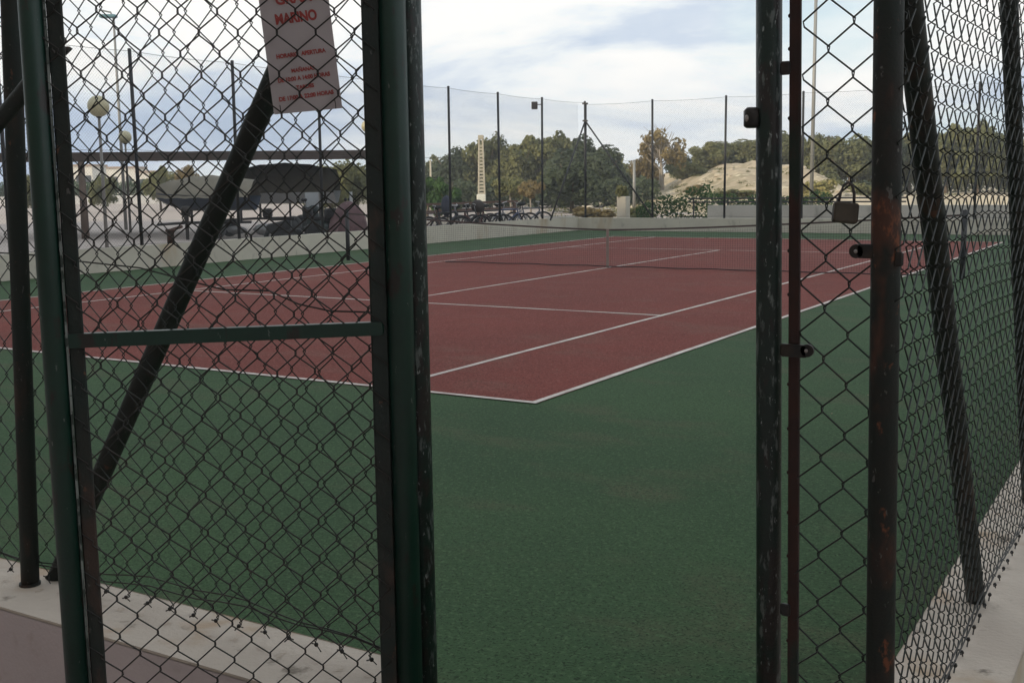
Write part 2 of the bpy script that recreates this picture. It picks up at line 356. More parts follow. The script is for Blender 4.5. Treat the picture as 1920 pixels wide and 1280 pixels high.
# floodlight hanging from a post of the far left fence
p = np.array((WL-.09, 25.3, 4.12)); e = empty('floodlight', p, 'small dark floodlight clamped near the top of a far fence post', 'floodlight')
b = MB(); b.obox(p+(-.20, -.10, 0), CR*np.array((1, 1, 0)), (-CR[1], CR[0], 0), (0, 0, 1), .10, .07, .12, .015); b.build('lamp_housing', mat('grey_housing', (.07, .075, .08), .5), e, p)
b = MB(); b.path([p+(0, 0, .03), p+(-.12, -.06, .03)], .015, 6); b.build('bracket', FARPOST, e, p)
b = MB(); b.obox(p+(-.20+.042, -.10-.062, 0), CR*np.array((1, 1, 0)), (-CR[1], CR[0], 0), (0, 0, 1), .08, .004, .09); b.build('lens', mat('dark_glass', (.05, .05, .055), .15), e, p)

# ------------------------------------------------------------------ tennis net
NY = 12.3; nb = (-5.485, NY, 0); net = empty('tennis_net', nb, 'sagging tennis net stretched across the middle of the red court', 'net')
NETM = mat('net_cord', (.028, .014, .016), .8); TAPE = mat('grimy_net_tape', (.30, .24, .21), .8, var=(.22, .17, .15), scale=2)
nx0, nx1 = -11.83, .90
def ntop(x):
    u = (x-nb[0])/6.4; return .74+.30*abs(u)**1.35
for x in (nx0, nx1):
    b = MB(); b.path([(x, NY, 0), (x, NY, 1.09)], .045, 14); b.ball((x, NY, 1.09), .045, 14, 6, (1, 1, .5)); b.build('net_post', FARPOST, net, nb, True)
b = MB(); nn = 48
for i in range(nn):
    xa, xb = nx0+(nx1-nx0)*i/nn, nx0+(nx1-nx0)*(i+1)/nn; za, zb = ntop(xa), ntop(xb)
    vs = [(xa, NY-.006, za-.032), (xb, NY-.006, zb-.032), (xb, NY-.006, zb), (xa, NY-.006, za), (xa, NY+.006, za-.032), (xb, NY+.006, zb-.032), (xb, NY+.006, zb), (xa, NY+.006, za)]
    b.add(vs, [(0, 1, 2, 3), (5, 4, 7, 6), (3, 2, 6, 7), (4, 5, 1, 0)])
b.build('net_tape', mat('dirty_net_band', (.10, .075, .07), .85, var=(.06, .045, .04), scale=2), net, nb)
b = MB(); x = nx0+.6; stp = .045
while x < nx1-.3:
    b.path([(x, NY, .03), (x, NY, ntop(x)-.05)], .0015, 3, cap=False); x += stp
for k in range(19):
    f = k/19
    b.path([(x_, NY, .04+(ntop(x_)-.09)*f) for x_ in np.linspace(nx0+.6, nx1-.3, 30)], .0015, 3, cap=False)
o = b.build('net_mesh', NETM, net, nb)
b = MB(); xs_ = list(np.linspace(nx0+2.6, nx1-.2, 40)); b.path([(x_, NY-.01, .035+.006*math.sin(x_*5)) for x_ in xs_], .011, 6); b.build('bottom_band', NETM, net, nb)
b = MB(); b.box(nb[0]-.028, nb[0]+.028, NY-.012, NY-.007, .0, ntop(nb[0])); b.build('centre_strap', TAPE, net, nb)

# ------------------------------------------------------------------ vegetation
def crown_mesh(name, m, R, H, z0, n, leaf, lobes, seed, flat=0.):
    rnd = random.Random(seed); b = MB(); ls = []
    for i in range(lobes):
        a = rnd.uniform(0, 2*math.pi); rr = R*math.sqrt(rnd.random())*.72; zz = z0+H*(.18+.62*rnd.random()*(1-.55*(rr/R)**2))
        ls.append((rr*math.cos(a), rr*math.sin(a), zz, R*rnd.uniform(.22, .42), H*rnd.uniform(.14, .26)))
    for i in range(n):
        lx, ly, lz, lr, lh = ls[rnd.randrange(lobes)]
        v = np.array([rnd.gauss(0, 1) for _ in range(3)]); v /= np.linalg.norm(v); q = rnd.random()**.45
        if v[2] < -.2 and rnd.random() < .55: continue
        p = np.array((lx, ly, lz))+v*np.array((lr, lr, lh))*q
        a = np.array([rnd.gauss(0, 1) for _ in range(3)]); a /= np.linalg.norm(a)
        nrm = v+a*.8; nrm /= np.linalg.norm(nrm); t = np.cross(nrm, a); t /= np.linalg.norm(t)+1e-9; w_ = np.cross(nrm, t)
        s_ = leaf*rnd.uniform(.5, 1.3)
        b.add([p-t*s_*.5-w_*s_*.2, p+t*s_*.1-w_*s_*.45, p+t*s_*.6, p+w_*s_*.4], [(0, 1, 2, 3)])
    return b
def trunk_mesh(R, H, z0, seed, rad, n=1, limbs=5):
    rnd = random.Random(seed); b = MB()
    for k in range(n):
        lean = (rnd.uniform(-.15, .15)*R, rnd.uniform(-.15, .15)*R); ox = (k-(n-1)/2)*rad*4
        top = z0+H*.45
        pts = [(ox+lean[0]*f*f, lean[1]*f*f, top*f) for f in (0, .3, .6, .85, 1)]
        b.path(pts, [rad*1.3, rad, rad*.85, rad*.7, rad*.5], 8)
        for i in range(limbs):
            a = rnd.uniform(0, 6.28); l = R*rnd.uniform(.45, .8); zs = top*rnd.uniform(.55, .95); f = zs/top
            s0 = np.array((ox+lean[0]*f*f, lean[1]*f*f, zs)); e_ = s0+np.array((math.cos(a)*l, math.sin(a)*l, H*rnd.uniform(.2, .5)))
            mid = (s0+e_)/2+np.array((0, 0, -H*.05)); b.path([s0, mid, e_], [rad*.5, rad*.33, rad*.12], 6)
    return b
PROTO = {}
def tree(name, label, cat, x, ytop, D, wpx, m, kind='round', zb=0., bark=None, group=None, trunkz=None):
    """x, top row and width on the photograph and a distance give position and real size"""
    base = gnd(x, D, zb); H = topz(x, ytop, D)-zb; R = wpx*D/FPX/2*1.15
    key = (m.name, kind, bark.name if bark else '', random.randrange(3))
    if key not in PROTO:
        sd_ = len(PROTO)*13+5
        z0 = {'round': .10, 'low': .02, 'tall': .35, 'bare': .35}[kind]
        n = {'round': 13000, 'low': 3600, 'tall': 4200, 'bare': 1500}[kind]
        leaf = {'round': .052, 'low': .09, 'tall': .075, 'bare': .06}[kind]
        cb = crown_mesh('crown', m, .5, 1-z0, z0, n, leaf, {'round': 30, 'low': 14, 'tall': 20, 'bare': 13}[kind], sd_)
        tb = trunk_mesh(.5, 1-z0, z0, sd_+1, .03 if kind != 'bare' else .022, 2 if kind == 'bare' else 1, 6 if kind != 'bare' else 11)
        cbm = cb.build('crown', m); tbm = tb.build('trunk', bark or BARK, None, (0, 0, 0), True)
        PROTO[key] = (cbm.data, tbm.data); bpy.data.objects.remove(cbm); bpy.data.objects.remove(tbm)
    cm, tm = PROTO[key]; e = empty(name, base, label, cat, group)
    e.rotation_euler.z = random.uniform(0, 6.28)
    for nm, dd in (('trunk', tm), ('crown', cm)):
        o = bpy.data.objects.new(nm, dd); C.objects.link(o); o.parent = e; o.scale = (R*2, R*2, H*1.04)
    return e

G = 'trees on the far side of the court'
T = [ # name, label, category, x, ytop, depth, width, material, kind, base z, bark
 ('pine_tree', 'low dark pine at the left end of the far wood beside the gate post', 'tree', 800, 305, 96, 80, PINE, 'round', 0, None),
 ('pine_tree', 'dark sloping pine left of the cream lattice pole', 'tree', 860, 278, 92, 120, DARKPINE, 'round', 0, None),
 ('pine_tree', 'domed pine directly behind the cream lattice pole', 'tree', 918, 250, 90, 90, PINE, 'round', 0, None),
 ('pine_tree', 'tall olive green pine right of the second thin fence post', 'tree', 982, 250, 88, 110, OLIVE, 'round', 0, None),
 ('pine_tree', 'tallest round pine behind the post that carries the floodlight', 'tree', 1035, 247, 90, 110, PINE, 'round', 0, None),
 ('pine_tree', 'broad dark pine behind the braced corner post', 'tree', 1092, 258, 80, 150, DARKPINE, 'round', 0, None),
 ('pine_tree', 'dark pine right of the braced corner post, seen through its brace', 'tree', 1135, 285, 78, 85, DARKPINE, 'round', 0, None),
 ('pine_tree', 'blackish pine with low crown in front of the far wood', 'tree', 1072, 300, 62, 110, DARKPINE, 'round', 0, None),
 ('pine_tree', 'grey green shrubby tree in the gap left of the bare topped tree', 'tree', 1180, 308, 105, 80, PINE, 'round', 0, None),
 ('pine_tree', 'small dark tree beside the white pole in front of the sand slope', 'tree', 1168, 322, 85, 60, DARKPINE, 'round', 0, None),
 ('bare_tree', 'thin brown tree with bare twigs sticking out of its top', 'tree', 1240, 238, 84, 98, OCHRE, 'bare', .6, PALEBARK),
 ('pine_tree', 'ochre bush under the bare topped tree on its left', 'tree', 1215, 285, 88, 60, OCHRE, 'round', .5, None),
 ('pine_tree', 'small dark pine right of the bare topped tree', 'tree', 1278, 276, 92, 60, DARKPINE, 'round', .8, None),
 ('pine_tree', 'brown green tree above the upper end of the sand slope', 'tree', 1292, 300, 86, 62, OLIVE, 'round', 1.5, None),
 ('pine_tree', 'yellowish round pine at the left of the hilltop group', 'tree', 1330, 264, 96, 80, OLIVE, 'round', 2.0, None),
 ('pine_tree', 'wide green pine on the hilltop between two thin fence posts', 'tree', 1378, 259, 98, 100, PINE, 'round', 2.4, None),
 ('pine_tree', 'light green pine just left of the gate latch post', 'tree', 1420, 250, 96, 70, OLIVE, 'round', 2.7, None),
 ('pine_tree', 'olive pine seen between the latch post and the rust brown bar', 'tree', 1478, 246, 95, 80, PINE, 'round', 2.2, None),
 ('pine_tree', 'tall olive pine behind the narrow mesh panel on its left', 'tree', 1535, 240, 92, 90, OLIVE, 'round', 1.2, None),
 ('pine_tree', 'dark based pine behind the narrow mesh panel above the padlock', 'tree', 1592, 248, 88, 110, PINE, 'round', .6, None),
 ('pine_tree', 'dark pine behind the rusty corner post', 'tree', 1650, 246, 90, 90, DARKPINE, 'round', .4, None),
 ('pine_tree', 'olive pine between the rusty corner post and the leaning brace', 'tree', 1705, 246, 92, 70, OLIVE, 'round', .3, None),
 ('pine_tree', 'ochre green pine right of the leaning brace behind the oblique mesh', 'tree', 1775, 228, 88, 100, OLIVE, 'round', .2, None),
 ('pine_tree', 'brown green pine behind the oblique mesh left of the far right brace', 'tree', 1835, 226, 84, 100, PINE, 'round', .2, None),
 ('pine_tree', 'pine at the right edge of the view behind the oblique mesh', 'tree', 1900, 232, 86, 110, OLIVE, 'round', .2, None),
 ('palm_like_bush', 'bright green feathery bush beside the gate post behind the bicycles', 'bush', 800, 322, 55, 62, BRIGHT, 'low', 0, None),
 ('palm_like_bush', 'bright green bush with drooping leaves left of the first thin fence post', 'bush', 838, 330, 54, 55, BRIGHT, 'low', 0, None),
 ('small_tree', 'small yellow crowned tree in front of the dark pines', 'tree', 995, 335, 60, 46, OCHRE, 'tall', 0, PALEBARK),
 ('small_tree', 'small brownish tree left of the yellow crowned one', 'tree', 958, 328, 62, 60, OLIVE, 'tall', 0, PALEBARK),
 ('shrub', 'olive shrub growing on top of the pale pillar', 'bush', 1166, 343, 42, 24, OLIVE, 'low', 1.0, None),
 ('shrub', 'dry brown shrub left of the pale pillar at the wall', 'bush', 1112, 384, 44, 84, OCHRE, 'low', 0, None),
 ('shrub', 'thin dry shrub right of the pale pillar', 'bush', 1198, 380, 43, 50, OLIVE, 'low', 0, None),
 ('shrub', 'ochre bush on the foot of the sand slope', 'bush', 1300, 345, 64, 50, OCHRE, 'low', .8, None),
 ('shrub', 'olive bush low on the sand slope right of the fence post', 'bush', 1378, 352, 60, 80, OLIVE, 'low', .6, None),
 ('shrub', 'straw coloured bush seen between bar and corner post', 'bush', 1535, 332, 62, 75, STRAW, 'low', 0, None),
 ('shrub', 'brown bush behind the padlock shackle', 'bush', 1610, 335, 66, 60, OLIVE, 'low', 0, None),
 ('shrub', 'olive tree top behind the far end of the long roof', 'tree', 618, 292, 58, 90, OLIVE, 'round', 0, None),
 ('shrub', 'green tree beside the left stile of the open gate behind the roof', 'tree', 668, 300, 60, 80, PINE, 'round', 0, None),
 ('shrub', 'sunlit pale green tree seen under the roof beam', 'tree', 300, 308, 85, 60, OLIVE, 'round', 0, None),
 ('shrub', 'second pale green tree under the roof beam, nearer the dark boat', 'tree', 352, 306, 80, 50, OCHRE, 'round', 0, None),
 ('shrub', 'green bush under the beam close to the open gate edge', 'tree', 195, 325, 82, 50, PINE, 'round', 0, None),
 ('shrub', 'ochre green tree at the far left edge beside the rusty post', 'tree', 45, 318, 75, 60, OLIVE, 'round', 0, None),
]
T += [('shrub', 'low green brown bush at the right foot of the sand slope behind the bar', 'bush', 1500, 335, 70, 60, OLIVE, 'low', 0, None),
 ('shrub', 'dark scrub bush under the pines above the padlock', 'bush', 1568, 322, 76, 80, PINE, 'low', 0, None),
 ('shrub', 'wide dark scrub bush behind the rusty corner post', 'bush', 1640, 328, 74, 90, DARKPINE, 'low', 0, None)]
for t in T: tree(t[0], t[1], t[2], t[3], t[4], t[5], t[6], t[7], t[8], t[9], t[10], G if t[2] == 'tree' and t[4] < 300 else None)
# bare twigs over the bare topped tree
bt = [o for o in C.objects if o.name.startswith('bare_tree')][0]
b = MB(); rnd = random.Random(4); bx = np.array(bt.location)
for k in range(34):
    a = rnd.uniform(0, 6.28); r0 = rnd.uniform(0, .7); s0 = bx+np.array((r0*math.cos(a), r0*math.sin(a), rnd.uniform(2.8, 4.4)))
    d = np.array((math.cos(a)*rnd.uniform(.2, 1.3), math.sin(a)*rnd.uniform(.2, 1.3), rnd.uniform(.7, 1.5)))
    b.path([s0, s0+d*.5+np.array((0, 0, .1)), s0+d], [.03, .018, .008], 4)
tw = b.build('twigs', PALEBARK, bt, bx); tw.rotation_euler.z = 0
# hedge at the foot of the sand slope
def hedge(label, x0, x1, D, z1, depth_m, m, name='hedge', dens=700, leaf=1.):
    a, c = gnd(x0, D), gnd(x1, D); L_ = np.linalg.norm(c-a); u = (c-a)/L_; v = np.array((-u[1], u[0], 0)); b = MB(); rnd = random.Random(int(x0))
    for i in range(int(L_*dens)):
        s_ = rnd.random()*L_; top = z1(s_/L_) if callable(z1) else z1; top *= 1+.12*math.sin(s_*3.1)+.08*math.sin(s_*7.7)
        p = a+u*s_+v*(rnd.random()-.5)*depth_m+np.array((0, 0, top*rnd.random()**.6))
        t = np.array([rnd.gauss(0, 1) for _ in range(3)]); t /= np.linalg.norm(t); w_ = np.cross(t, [rnd.gauss(0, 1) for _ in range(3)]); w_ /= np.linalg.norm(w_)
        q = rnd.uniform(.05, .12)*leaf; b.add([p-t*q*.6, p+w_*q*.4, p+t*q*.6, p-w_*q*.4], [(0, 1, 2, 3)])
    o = b.build(name, m, None, a); tag(o, label, 'hedge'); return o
hedge('dark green hedge behind the far wall, rising towards the taller wall', 1196, 1330, 40.5, lambda f: .65+.75*min(1, f*1.4), 1.4, HEDGE)
hedge('dark green creeper running behind the rail above the taller wall', 1325, 1560, 44, 1.05, 1.2, HEDGE)
for lab_, a_, c_, d_, h_, m_ in (('lower dark undergrowth under the far pines left of the braced post', 740, 1230, 76, 1.7, DARKPINE), ('taller undergrowth closing the gaps between the far pines', 760, 1180, 100, 3.6, PINE), ('hilltop undergrowth between the pines above the sand slope', 1262, 1480, 97, lambda f: 2.4+2.2*f, OLIVE), ('undergrowth between the trees behind the narrow panel and right fence', 1470, 2050, 96, 3.4, PINE)):
    hedge(lab_, a_, c_, d_, h_, 5., m_, 'undergrowth', 420, 3.2)
hedge('dark shrub row in front of the white buildings at far left', -60, 560, 130, 2.3, 3.0, HEDGE, 'hedge', 500, 2.6)

# ------------------------------------------------------------------ sand hill
def hill_h(s, d):
    def sm(a, b, x): x = min(1, max(0, (x-a)/(b-a))); return x*x*(3-2*x)
    ridge = 2.9*sm(6, 19, s)*(1-.86*sm(18, 23, s))*(1+.10*math.sin(s*1.3+d*.1))
    return max(-.3, ridge*sm(54, 80, d)*(1-.6*sm(105, 150, d))+.14*math.sin(s*.9)*math.sin(d*.5)*sm(3, 10, s)+.06*math.sin(s*2.3+d)-.05)
fx = np.array((math.sin(YAW), math.cos(YAW), 0)); rx = np.array((math.cos(YAW), -math.sin(YAW), 0))
g = MB(); vs = []; ns, nd_ = 110, 60
for i in range(ns+1):
    for j in range(nd_+1):
        s_ = -5+i*.8; d_ = 52+j*1.6; p = CAM*np.array((1, 1, 0))+fx*d_+rx*s_; vs.append((p[0], p[1], hill_h(s_, d_)))
g.add(vs, [(i*(nd_+1)+j, (i+1)*(nd_+1)+j, (i+1)*(nd_+1)+j+1, i*(nd_+1)+j+1) for i in range(ns) for j in range(nd_)])
struct(g.build('sand_hill', SAND, None, (0, 0, 0), True))
b = MB(); rnd = random.Random(21)
for k in range(330):
    s_, d_ = rnd.uniform(2, 30), rnd.uniform(55, 84); c = CAM*np.array((1, 1, 0))+fx*d_+rx*s_; z_ = hill_h(s_, d_); R_ = rnd.uniform(.12, .5)
    if math.sin(s_*.8+d_*.35)+math.sin(s_*.31-d_*.2) < .1 and rnd.random() < .75: continue
    for q in range(46):
        a_ = rnd.uniform(0, 6.28); rr = R_*math.sqrt(rnd.random()); p = c+np.array((rr*math.cos(a_), rr*math.sin(a_), z_+R_*.8*rnd.random()*(1-rr/R_*.7))); t = np.array([rnd.gauss(0, 1) for _ in range(3)]); t /= np.linalg.norm(t); w_ = np.cross(t, (.3, .2, 1.)); w_ /= np.linalg.norm(w_)
        b.add([p-t*.07, p+w_*.035, p+t*.07, p-w_*.035], [(0, 1, 2, 3)])
b.build('scrub', OLIVE)['kind'] = 'stuff'
b = MB()
for k in range(160):
    s_, d_ = rnd.uniform(4, 30), rnd.uniform(55, 82); c = CAM*np.array((1, 1, 0))+fx*d_+rx*s_; b.ball(c+np.array((0, 0, hill_h(s_, d_))), rnd.uniform(.08, .28), 7, 5, (1.2, 1, .7), .3)
b.build('stones', mat('pale_stone', (.50, .44, .34), .9, var=(.38, .33, .26), scale=1))['kind'] = 'stuff'
# access road beyond the far wall with its pale kerb
g = MB(); a, c, d_, e_ = gnd(760, 46, -.006), gnd(1200, 50, -.006), gnd(1200, 58, -.006), gnd(700, 56, -.006); g.add([a, c, d_, e_], [(0, 1, 2, 3)]); struct(g.build('road', ASPH))
g = MB(); a, c = gnd(740, 46), gnd(1160, 50); u = (c-a)/np.linalg.norm(c-a); g.obox((a+c)/2+np.array((0, 0, .05)), u, (-u[1], u[0], 0), (0, 0, 1), np.linalg.norm(c-a)/2, .15, .08, .02); struct(g.build('kerb', mat('whitewashed_kerb', (.72, .66, .55), .9, var=(.55, .5, .42), scale=1)))
g = MB(); a, c = gnd(1560, 52, .82), gnd(2150, 54, .82); u = (c-a)/np.linalg.norm(c-a); g.obox((a+c)/2-np.array((0, 0, .41)), u, (-u[1], u[0], 0), (0, 0, 1), np.linalg.norm(c-a)/2, .15, .41, .02)
tag(g.build('boundary_wall', mat('whitewashed_kerb', (.72, .66, .55)), None, (a+c)/2*np.array((1, 1, 0))), 'pale sunlit boundary wall far behind the rusty corner post', 'wall')
# rail on posts above the taller wall
base = np.array((-9.4, WB+1.15, 0)); e = empty('guard_rail', base, 'dark metal guard rail running above the taller far wall', 'rail')
for z in (.93, 1.05):
    b = MB(); b.path([(-10.6, WB+1.15, z), (-3.5, WB+1.15, z)], .028, 6); b.build('rail', FARPOST, e, base)
for x in (-10.4, -9.2, -8, -6.8, -5.6, -4.4):
    b = MB(); b.path([(x, WB+1.15, 0), (x, WB+1.15, 1.07)], .025, 6); b.build('rail_post', FARPOST, e, base)
# pale pillar
p = gnd(1169, 42); b = MB(); b.obox(p+(0, 0, .55), (1, 0, 0), (0, 1, 0), (0, 0, 1), .19, .19, .55, .02)
tag(b.build('pillar', WALLC, None, p), 'short pale masonry pillar behind the far wall, right of the braced post', 'pillar')

# ------------------------------------------------------------------ poles and lamps
def pole(name, label, cat, x, ytop, D, r, m, taper=.6, zb=0.):
    p = gnd(x, D, zb); h = topz(x, ytop, D); e = empty(name, p, label, cat); b = MB(); b.path([p, (p[0], p[1], h)], [r, r*taper], 10); b.build('shaft', m, e, p, True); return e, p, h
CONC = mat('pale_concrete_pole', (.50, .46, .36), .85, var=(.42, .38, .30), scale=2)
GALV = mat('galvanised_mast', (.27, .27, .26), .5, metal=.2)
# lattice pole
D = 66; p = gnd(903, D); h = topz(903, 258, D); e = empty('lattice_pole', p, 'cream concrete lattice utility pole with a box at its foot', 'utility pole')
for s_ in (-1, 1):
    b = MB(); b.path([p+rx*s_*.20, np.array((p[0], p[1], h))+rx*s_*.10], .055, 6); b.build('leg', CONC, e, p)
n_ = 16
for k in range(n_):
    z = .9+(h-1.2)*k/n_; w_ = .20-.10*z/h; b = MB(); b.obox(p+np.array((0, 0, z)), rx, fx, (0, 0, 1), w_, .045, .06); b.build('rung', CONC, e, p)
b = MB(); b.obox(np.array((p[0], p[1], h)), rx, fx, (0, 0, 1), .16, .08, .12, .01); b.build('head', CONC, e, p)
p2 = gnd(902, 60); b = MB(); b.obox(p2+np.array((0, 0, .55)), rx, fx, (0, 0, 1), .24, .2, .55, .03); b.build('meter_box', mat('white_box', (.68, .68, .60), .6), e, p)
pole('utility_pole', 'thin pale pole above the bright green bushes', 'pole', 808, 300, 70, .09, CONC)
pole('utility_pole', 'whitish short pole in front of the gap in the far wood', 'pole', 1189, 300, 70, .10, GALV, .8)
pole('utility_pole', 'tall thin pale mast rising behind the narrow mesh panel', 'pole', 1522, -60, 48, .085, GALV, .75)
def globe(label, x, yc, D, r, zb=0.):
    p = gnd(x+4, D); zc = topz(x, yc, D); e = empty('globe_lamp', p, label, 'street lamp', 'globe lamps on posts left of the court')
    b = MB(); b.path([p, (p[0], p[1], zc-r*.9)], [.05, .035], 10); b.build('lamp_post', mat('lamp_post_paint', (.20, .19, .18), .6), e, p, True)
    b = MB(); b.path([(p[0], p[1], zc-r*1.08), (p[0], p[1], zc-r*.80)], [.06, .10], 12); b.build('collar', FARPOST, e, p, True)
    b = MB(); b.ball((p[0], p[1], zc), r, 24, 14); b.build('globe', mat('yellowed_globe', (.50, .46, .30), .35, var=(.42, .38, .24), scale=3), e, p, True)
globe('largest of the three yellowed globe lamps, furthest left', 190, 201, 30, .28)
globe('small globe lamp just above the long roof beam', 236, 258, 42, .24)
globe('globe lamp beside the right stile of the open gate', 688, 238, 42, .22)
e, p, h = pole('street_light', 'tall thin mast with a flat lamp head at its top, behind the open gate', 'street lamp', 232, 42, 45, .07, GALV, .6)
b = MB(); b.path([(p[0], p[1], h), np.array((p[0], p[1], h+.25))-rx*.1, np.array((p[0], p[1], h+.35))-rx*.55], .035, 6); b.build('arm', GALV, e, p)
b = MB(); b.obox(np.array((p[0], p[1], h+.1))-rx*.2, rx, fx, (0, 0, 1), .32, .16, .06, .03); b.build('lamp_head', mat('teal_lamp_head', (.12, .24, .28), .5), e, p)

# ------------------------------------------------------------------ long open roof, boats and cars left of the court
BEAM = mat('dark_brown_timber', (.055, .040, .034), .8, var=(.075, .055, .045), scale=3)
p0 = gnd(-60, 36.5); p1 = gnd(705, 38.5); base = (p0+p1)/2; e = empty('open_shelter', base, 'long open shelter with dark flat roof and brown posts left of the court', 'shelter')
u = (p1-p0)/np.linalg.norm(p1-p0); v = np.array((-u[1], u[0], 0)); Lr = np.linalg.norm(p1-p0); zr = topz(350, 285, 37.5)
b = MB(); b.obox(base+np.array((0, 0, zr-.14)), u, v, (0, 0, 1), Lr/2, .08, .15, .01); b.build('front_beam', BEAM, e, base)
b = MB(); b.obox(base+v*3.1+np.array((0, 0, zr-.05)), u, v, (0, 0, 1), Lr/2, 2.98, .035); b.build('roof', mat('dark_roof_sheet', (.05, .042, .036), .85, var=(.07, .058, .05), scale=2), e, base)
for x in (-20, 155, 330, 520, 694):
    D_ = 36.5+(x+60)/765*2
    for k, dd in enumerate((0., 5.8)):
        q = gnd(x, D_)+v*dd; b = MB(); b.path([q, (q[0], q[1], zr-.2)], [.13, .10], 8)
        if k == 0 and x != 330 and x != 520: b.build('post', mat('brown_post', (.17, .12, .10), .8, var=(.12, .09, .07), scale=2), e, base, True)
for k in range(22):
    f = (k+.5)/22; b = MB(); b.obox(p0+u*Lr*f+v*3.1+np.array((0, 0, zr-.12)), u, v, (0, 0, 1), .035, 2.9, .045); b.build('rafter', BEAM, e, base)
# two wall segments
def farwall(label, x0, x1, D0, D1, z1, m):
    a, c = gnd(x0, D0), gnd(x1, D1); u_ = (c-a)/np.linalg.norm(c-a); b = MB(); b.obox((a+c)/2+np.array((0, 0, z1/2)), u_, (-u_[1], u_[0], 0), (0, 0, 1), np.linalg.norm(c-a)/2, .12, z1/2, .01)
    tag(b.build('garden_wall', m, None, (a+c)/2), label, 'wall')
farwall('pale distant wall below the dark shrub row at far left', -100, 560, 125, 118, .95, mat('grey_white_wall', (.50, .50, .50), .9, var=(.42, .42, .43), scale=1))
# white buildings far away
WHITE = mat('white_house_paint', (.74, .71, .66), .85, var=(.66, .63, .58), scale=.4); GLASS = mat('dark_window', (.05, .055, .065), .2)
for i, (x0, x1, yt, D_, lab) in enumerate([(125, 175, 312, 170, 'small white distant house at far left under the roof beam'), (178, 255, 316, 190, 'long low white distant house in the middle of three'),
        (258, 292, 324, 165, 'rightmost small white distant house by the pale trees')]):
    a, c = gnd(x0, D_), gnd(x1, D_); z1 = topz((x0+x1)/2, yt, D_); w_ = np.linalg.norm(c-a); u_ = (c-a)/w_; v_ = np.array((-u_[1], u_[0], 0)); m_ = (a+c)/2+v_*3
    e = empty('house', m_, lab, 'house'); b = MB(); b.obox(m_+np.array((0, 0, z1/2)), u_, v_, (0, 0, 1), w_/2, 3, z1/2); b.build('wall', WHITE, e, m_)
    b = MB(); b.obox(m_+np.array((0, 0, z1+.15)), u_, v_, (0, 0, 1), w_/2+.2, 3.2, .15); b.build('roof', mat('pale_tile_roof', (.40, .30, .24), .9), e, m_)
    for k in range(3):
        b = MB(); b.obox(a+(c-a)*(k+.5)/3-v_*.02+np.array((0, 0, z1*.62)), u_, v_, (0, 0, 1), .45, .05, .55); b.build('window', GLASS, e, m_)
# boats under tarpaulins on trailers
def boat(label, x0, x1, D, zk, zg, zt, hullm, tarpm):
    a, c = gnd(x0, D), gnd(x1, D); Lb = np.linalg.norm(c-a); u_ = (c-a)/Lb; v_ = np.array((-u_[1], u_[0], 0)); m_ = (a+c)/2; e = empty('covered_boat', m_, label, 'boat', 'covered boats under the shelter')
    b = MB(); n, k = 14, 9; vs = []
    for i in range(n+1):
        f = i/n; w_ = .85*(1-(1-min(1, f*2.2))**2.2*.96)*(1 if f > .25 else 1); keel = zk+.42*(1-min(1, f*2.6))**2; sheer = zg+.12*(1-f)**2
        for j in range(k):
            t_ = j/(k-1)*2-1; zz = keel+(sheer-keel)*abs(t_)**1.7; vs.append(a+u_*Lb*f+v_*w_*t_*(1 if abs(t_) < 1 else 1)+np.array((0, 0, zz)))
    b.add(vs, [(i*k+j, (i+1)*k+j, (i+1)*k+j+1, i*k+j+1) for i in range(n) for j in range(k-1)]); b.build('hull', hullm, e, m_, True)
    b = MB(); vs = []
    for i in range(n+1):
        f = i/n; w_ = .90*(1-(1-min(1, f*2.2))**2.2*.96); ridge = zg+.05+(zt-zg)*math.sin(math.pi*min(1, .12+f*.62))**.8*(1-.15*f)
        for j in range(k):
            t_ = j/(k-1)*2-1; vs.append(a+u_*Lb*f+v_*w_*t_+np.array((0, 0, zg-.05+(ridge-zg+.05)*(1-abs(t_)**1.6)+.02*math.sin(i*2.1+j))))
    b.add(vs, [(i*k+j, (i+1)*k+j, (i+1)*k+j+1, i*k+j+1) for i in range(n) for j in range(k-1)]); b.build('tarpaulin', tarpm, e, m_, True)
    b = MB(); b.path([a+u_*Lb*.0+np.array((0, 0, .45)), a+u_*Lb*.3+np.array((0, 0, .5)), a+u_*Lb*.95+np.array((0, 0, .5))], .05, 6)
    for f in (.35, .6, .85): b.path([a+u_*Lb*f+np.array((0, 0, .5)), a+u_*Lb*f+np.array((0, 0, zk+.08))], .04, 6)
    b.build('trailer_frame', FARPOST, e, m_)
    for s_ in (-1, 1):
        b = MB(); b.ring(a+u_*Lb*.66+v_*s_*.8+np.array((0, 0, .3)), v_, .22, .08, 20, 8); b.path([a+u_*Lb*.66+v_*(s_*.8-.04)+np.array((0, 0, .3)), a+u_*Lb*.66+v_*(s_*.8+.04)+np.array((0, 0, .3))], .16, 14)
        b.build('wheel', mat('tyre_grey', (.07, .075, .08), .8), e, m_, True)
NAVY = mat('navy_hull', (.040, .055, .085), .35); PALEH = mat('pale_hull', (.42, .44, .46), .4); TARPB = mat('brown_tarpaulin', (.15, .135, .105), .85, var=(.20, .18, .14), scale=2); TARPD = mat('black_brown_tarpaulin', (.070, .062, .044), .85, var=(.10, .088, .064), scale=2)
boat('navy hulled boat under a brown tarpaulin, left of the diagonal brace', 292, 478, 36.5, .88, 1.35, 2.02, NAVY, TARPB)
boat('pale hulled boat under a blackish tarpaulin, right of the diagonal brace', 408, 632, 40.5, 1.02, 1.46, 2.5, PALEH, TARPD)
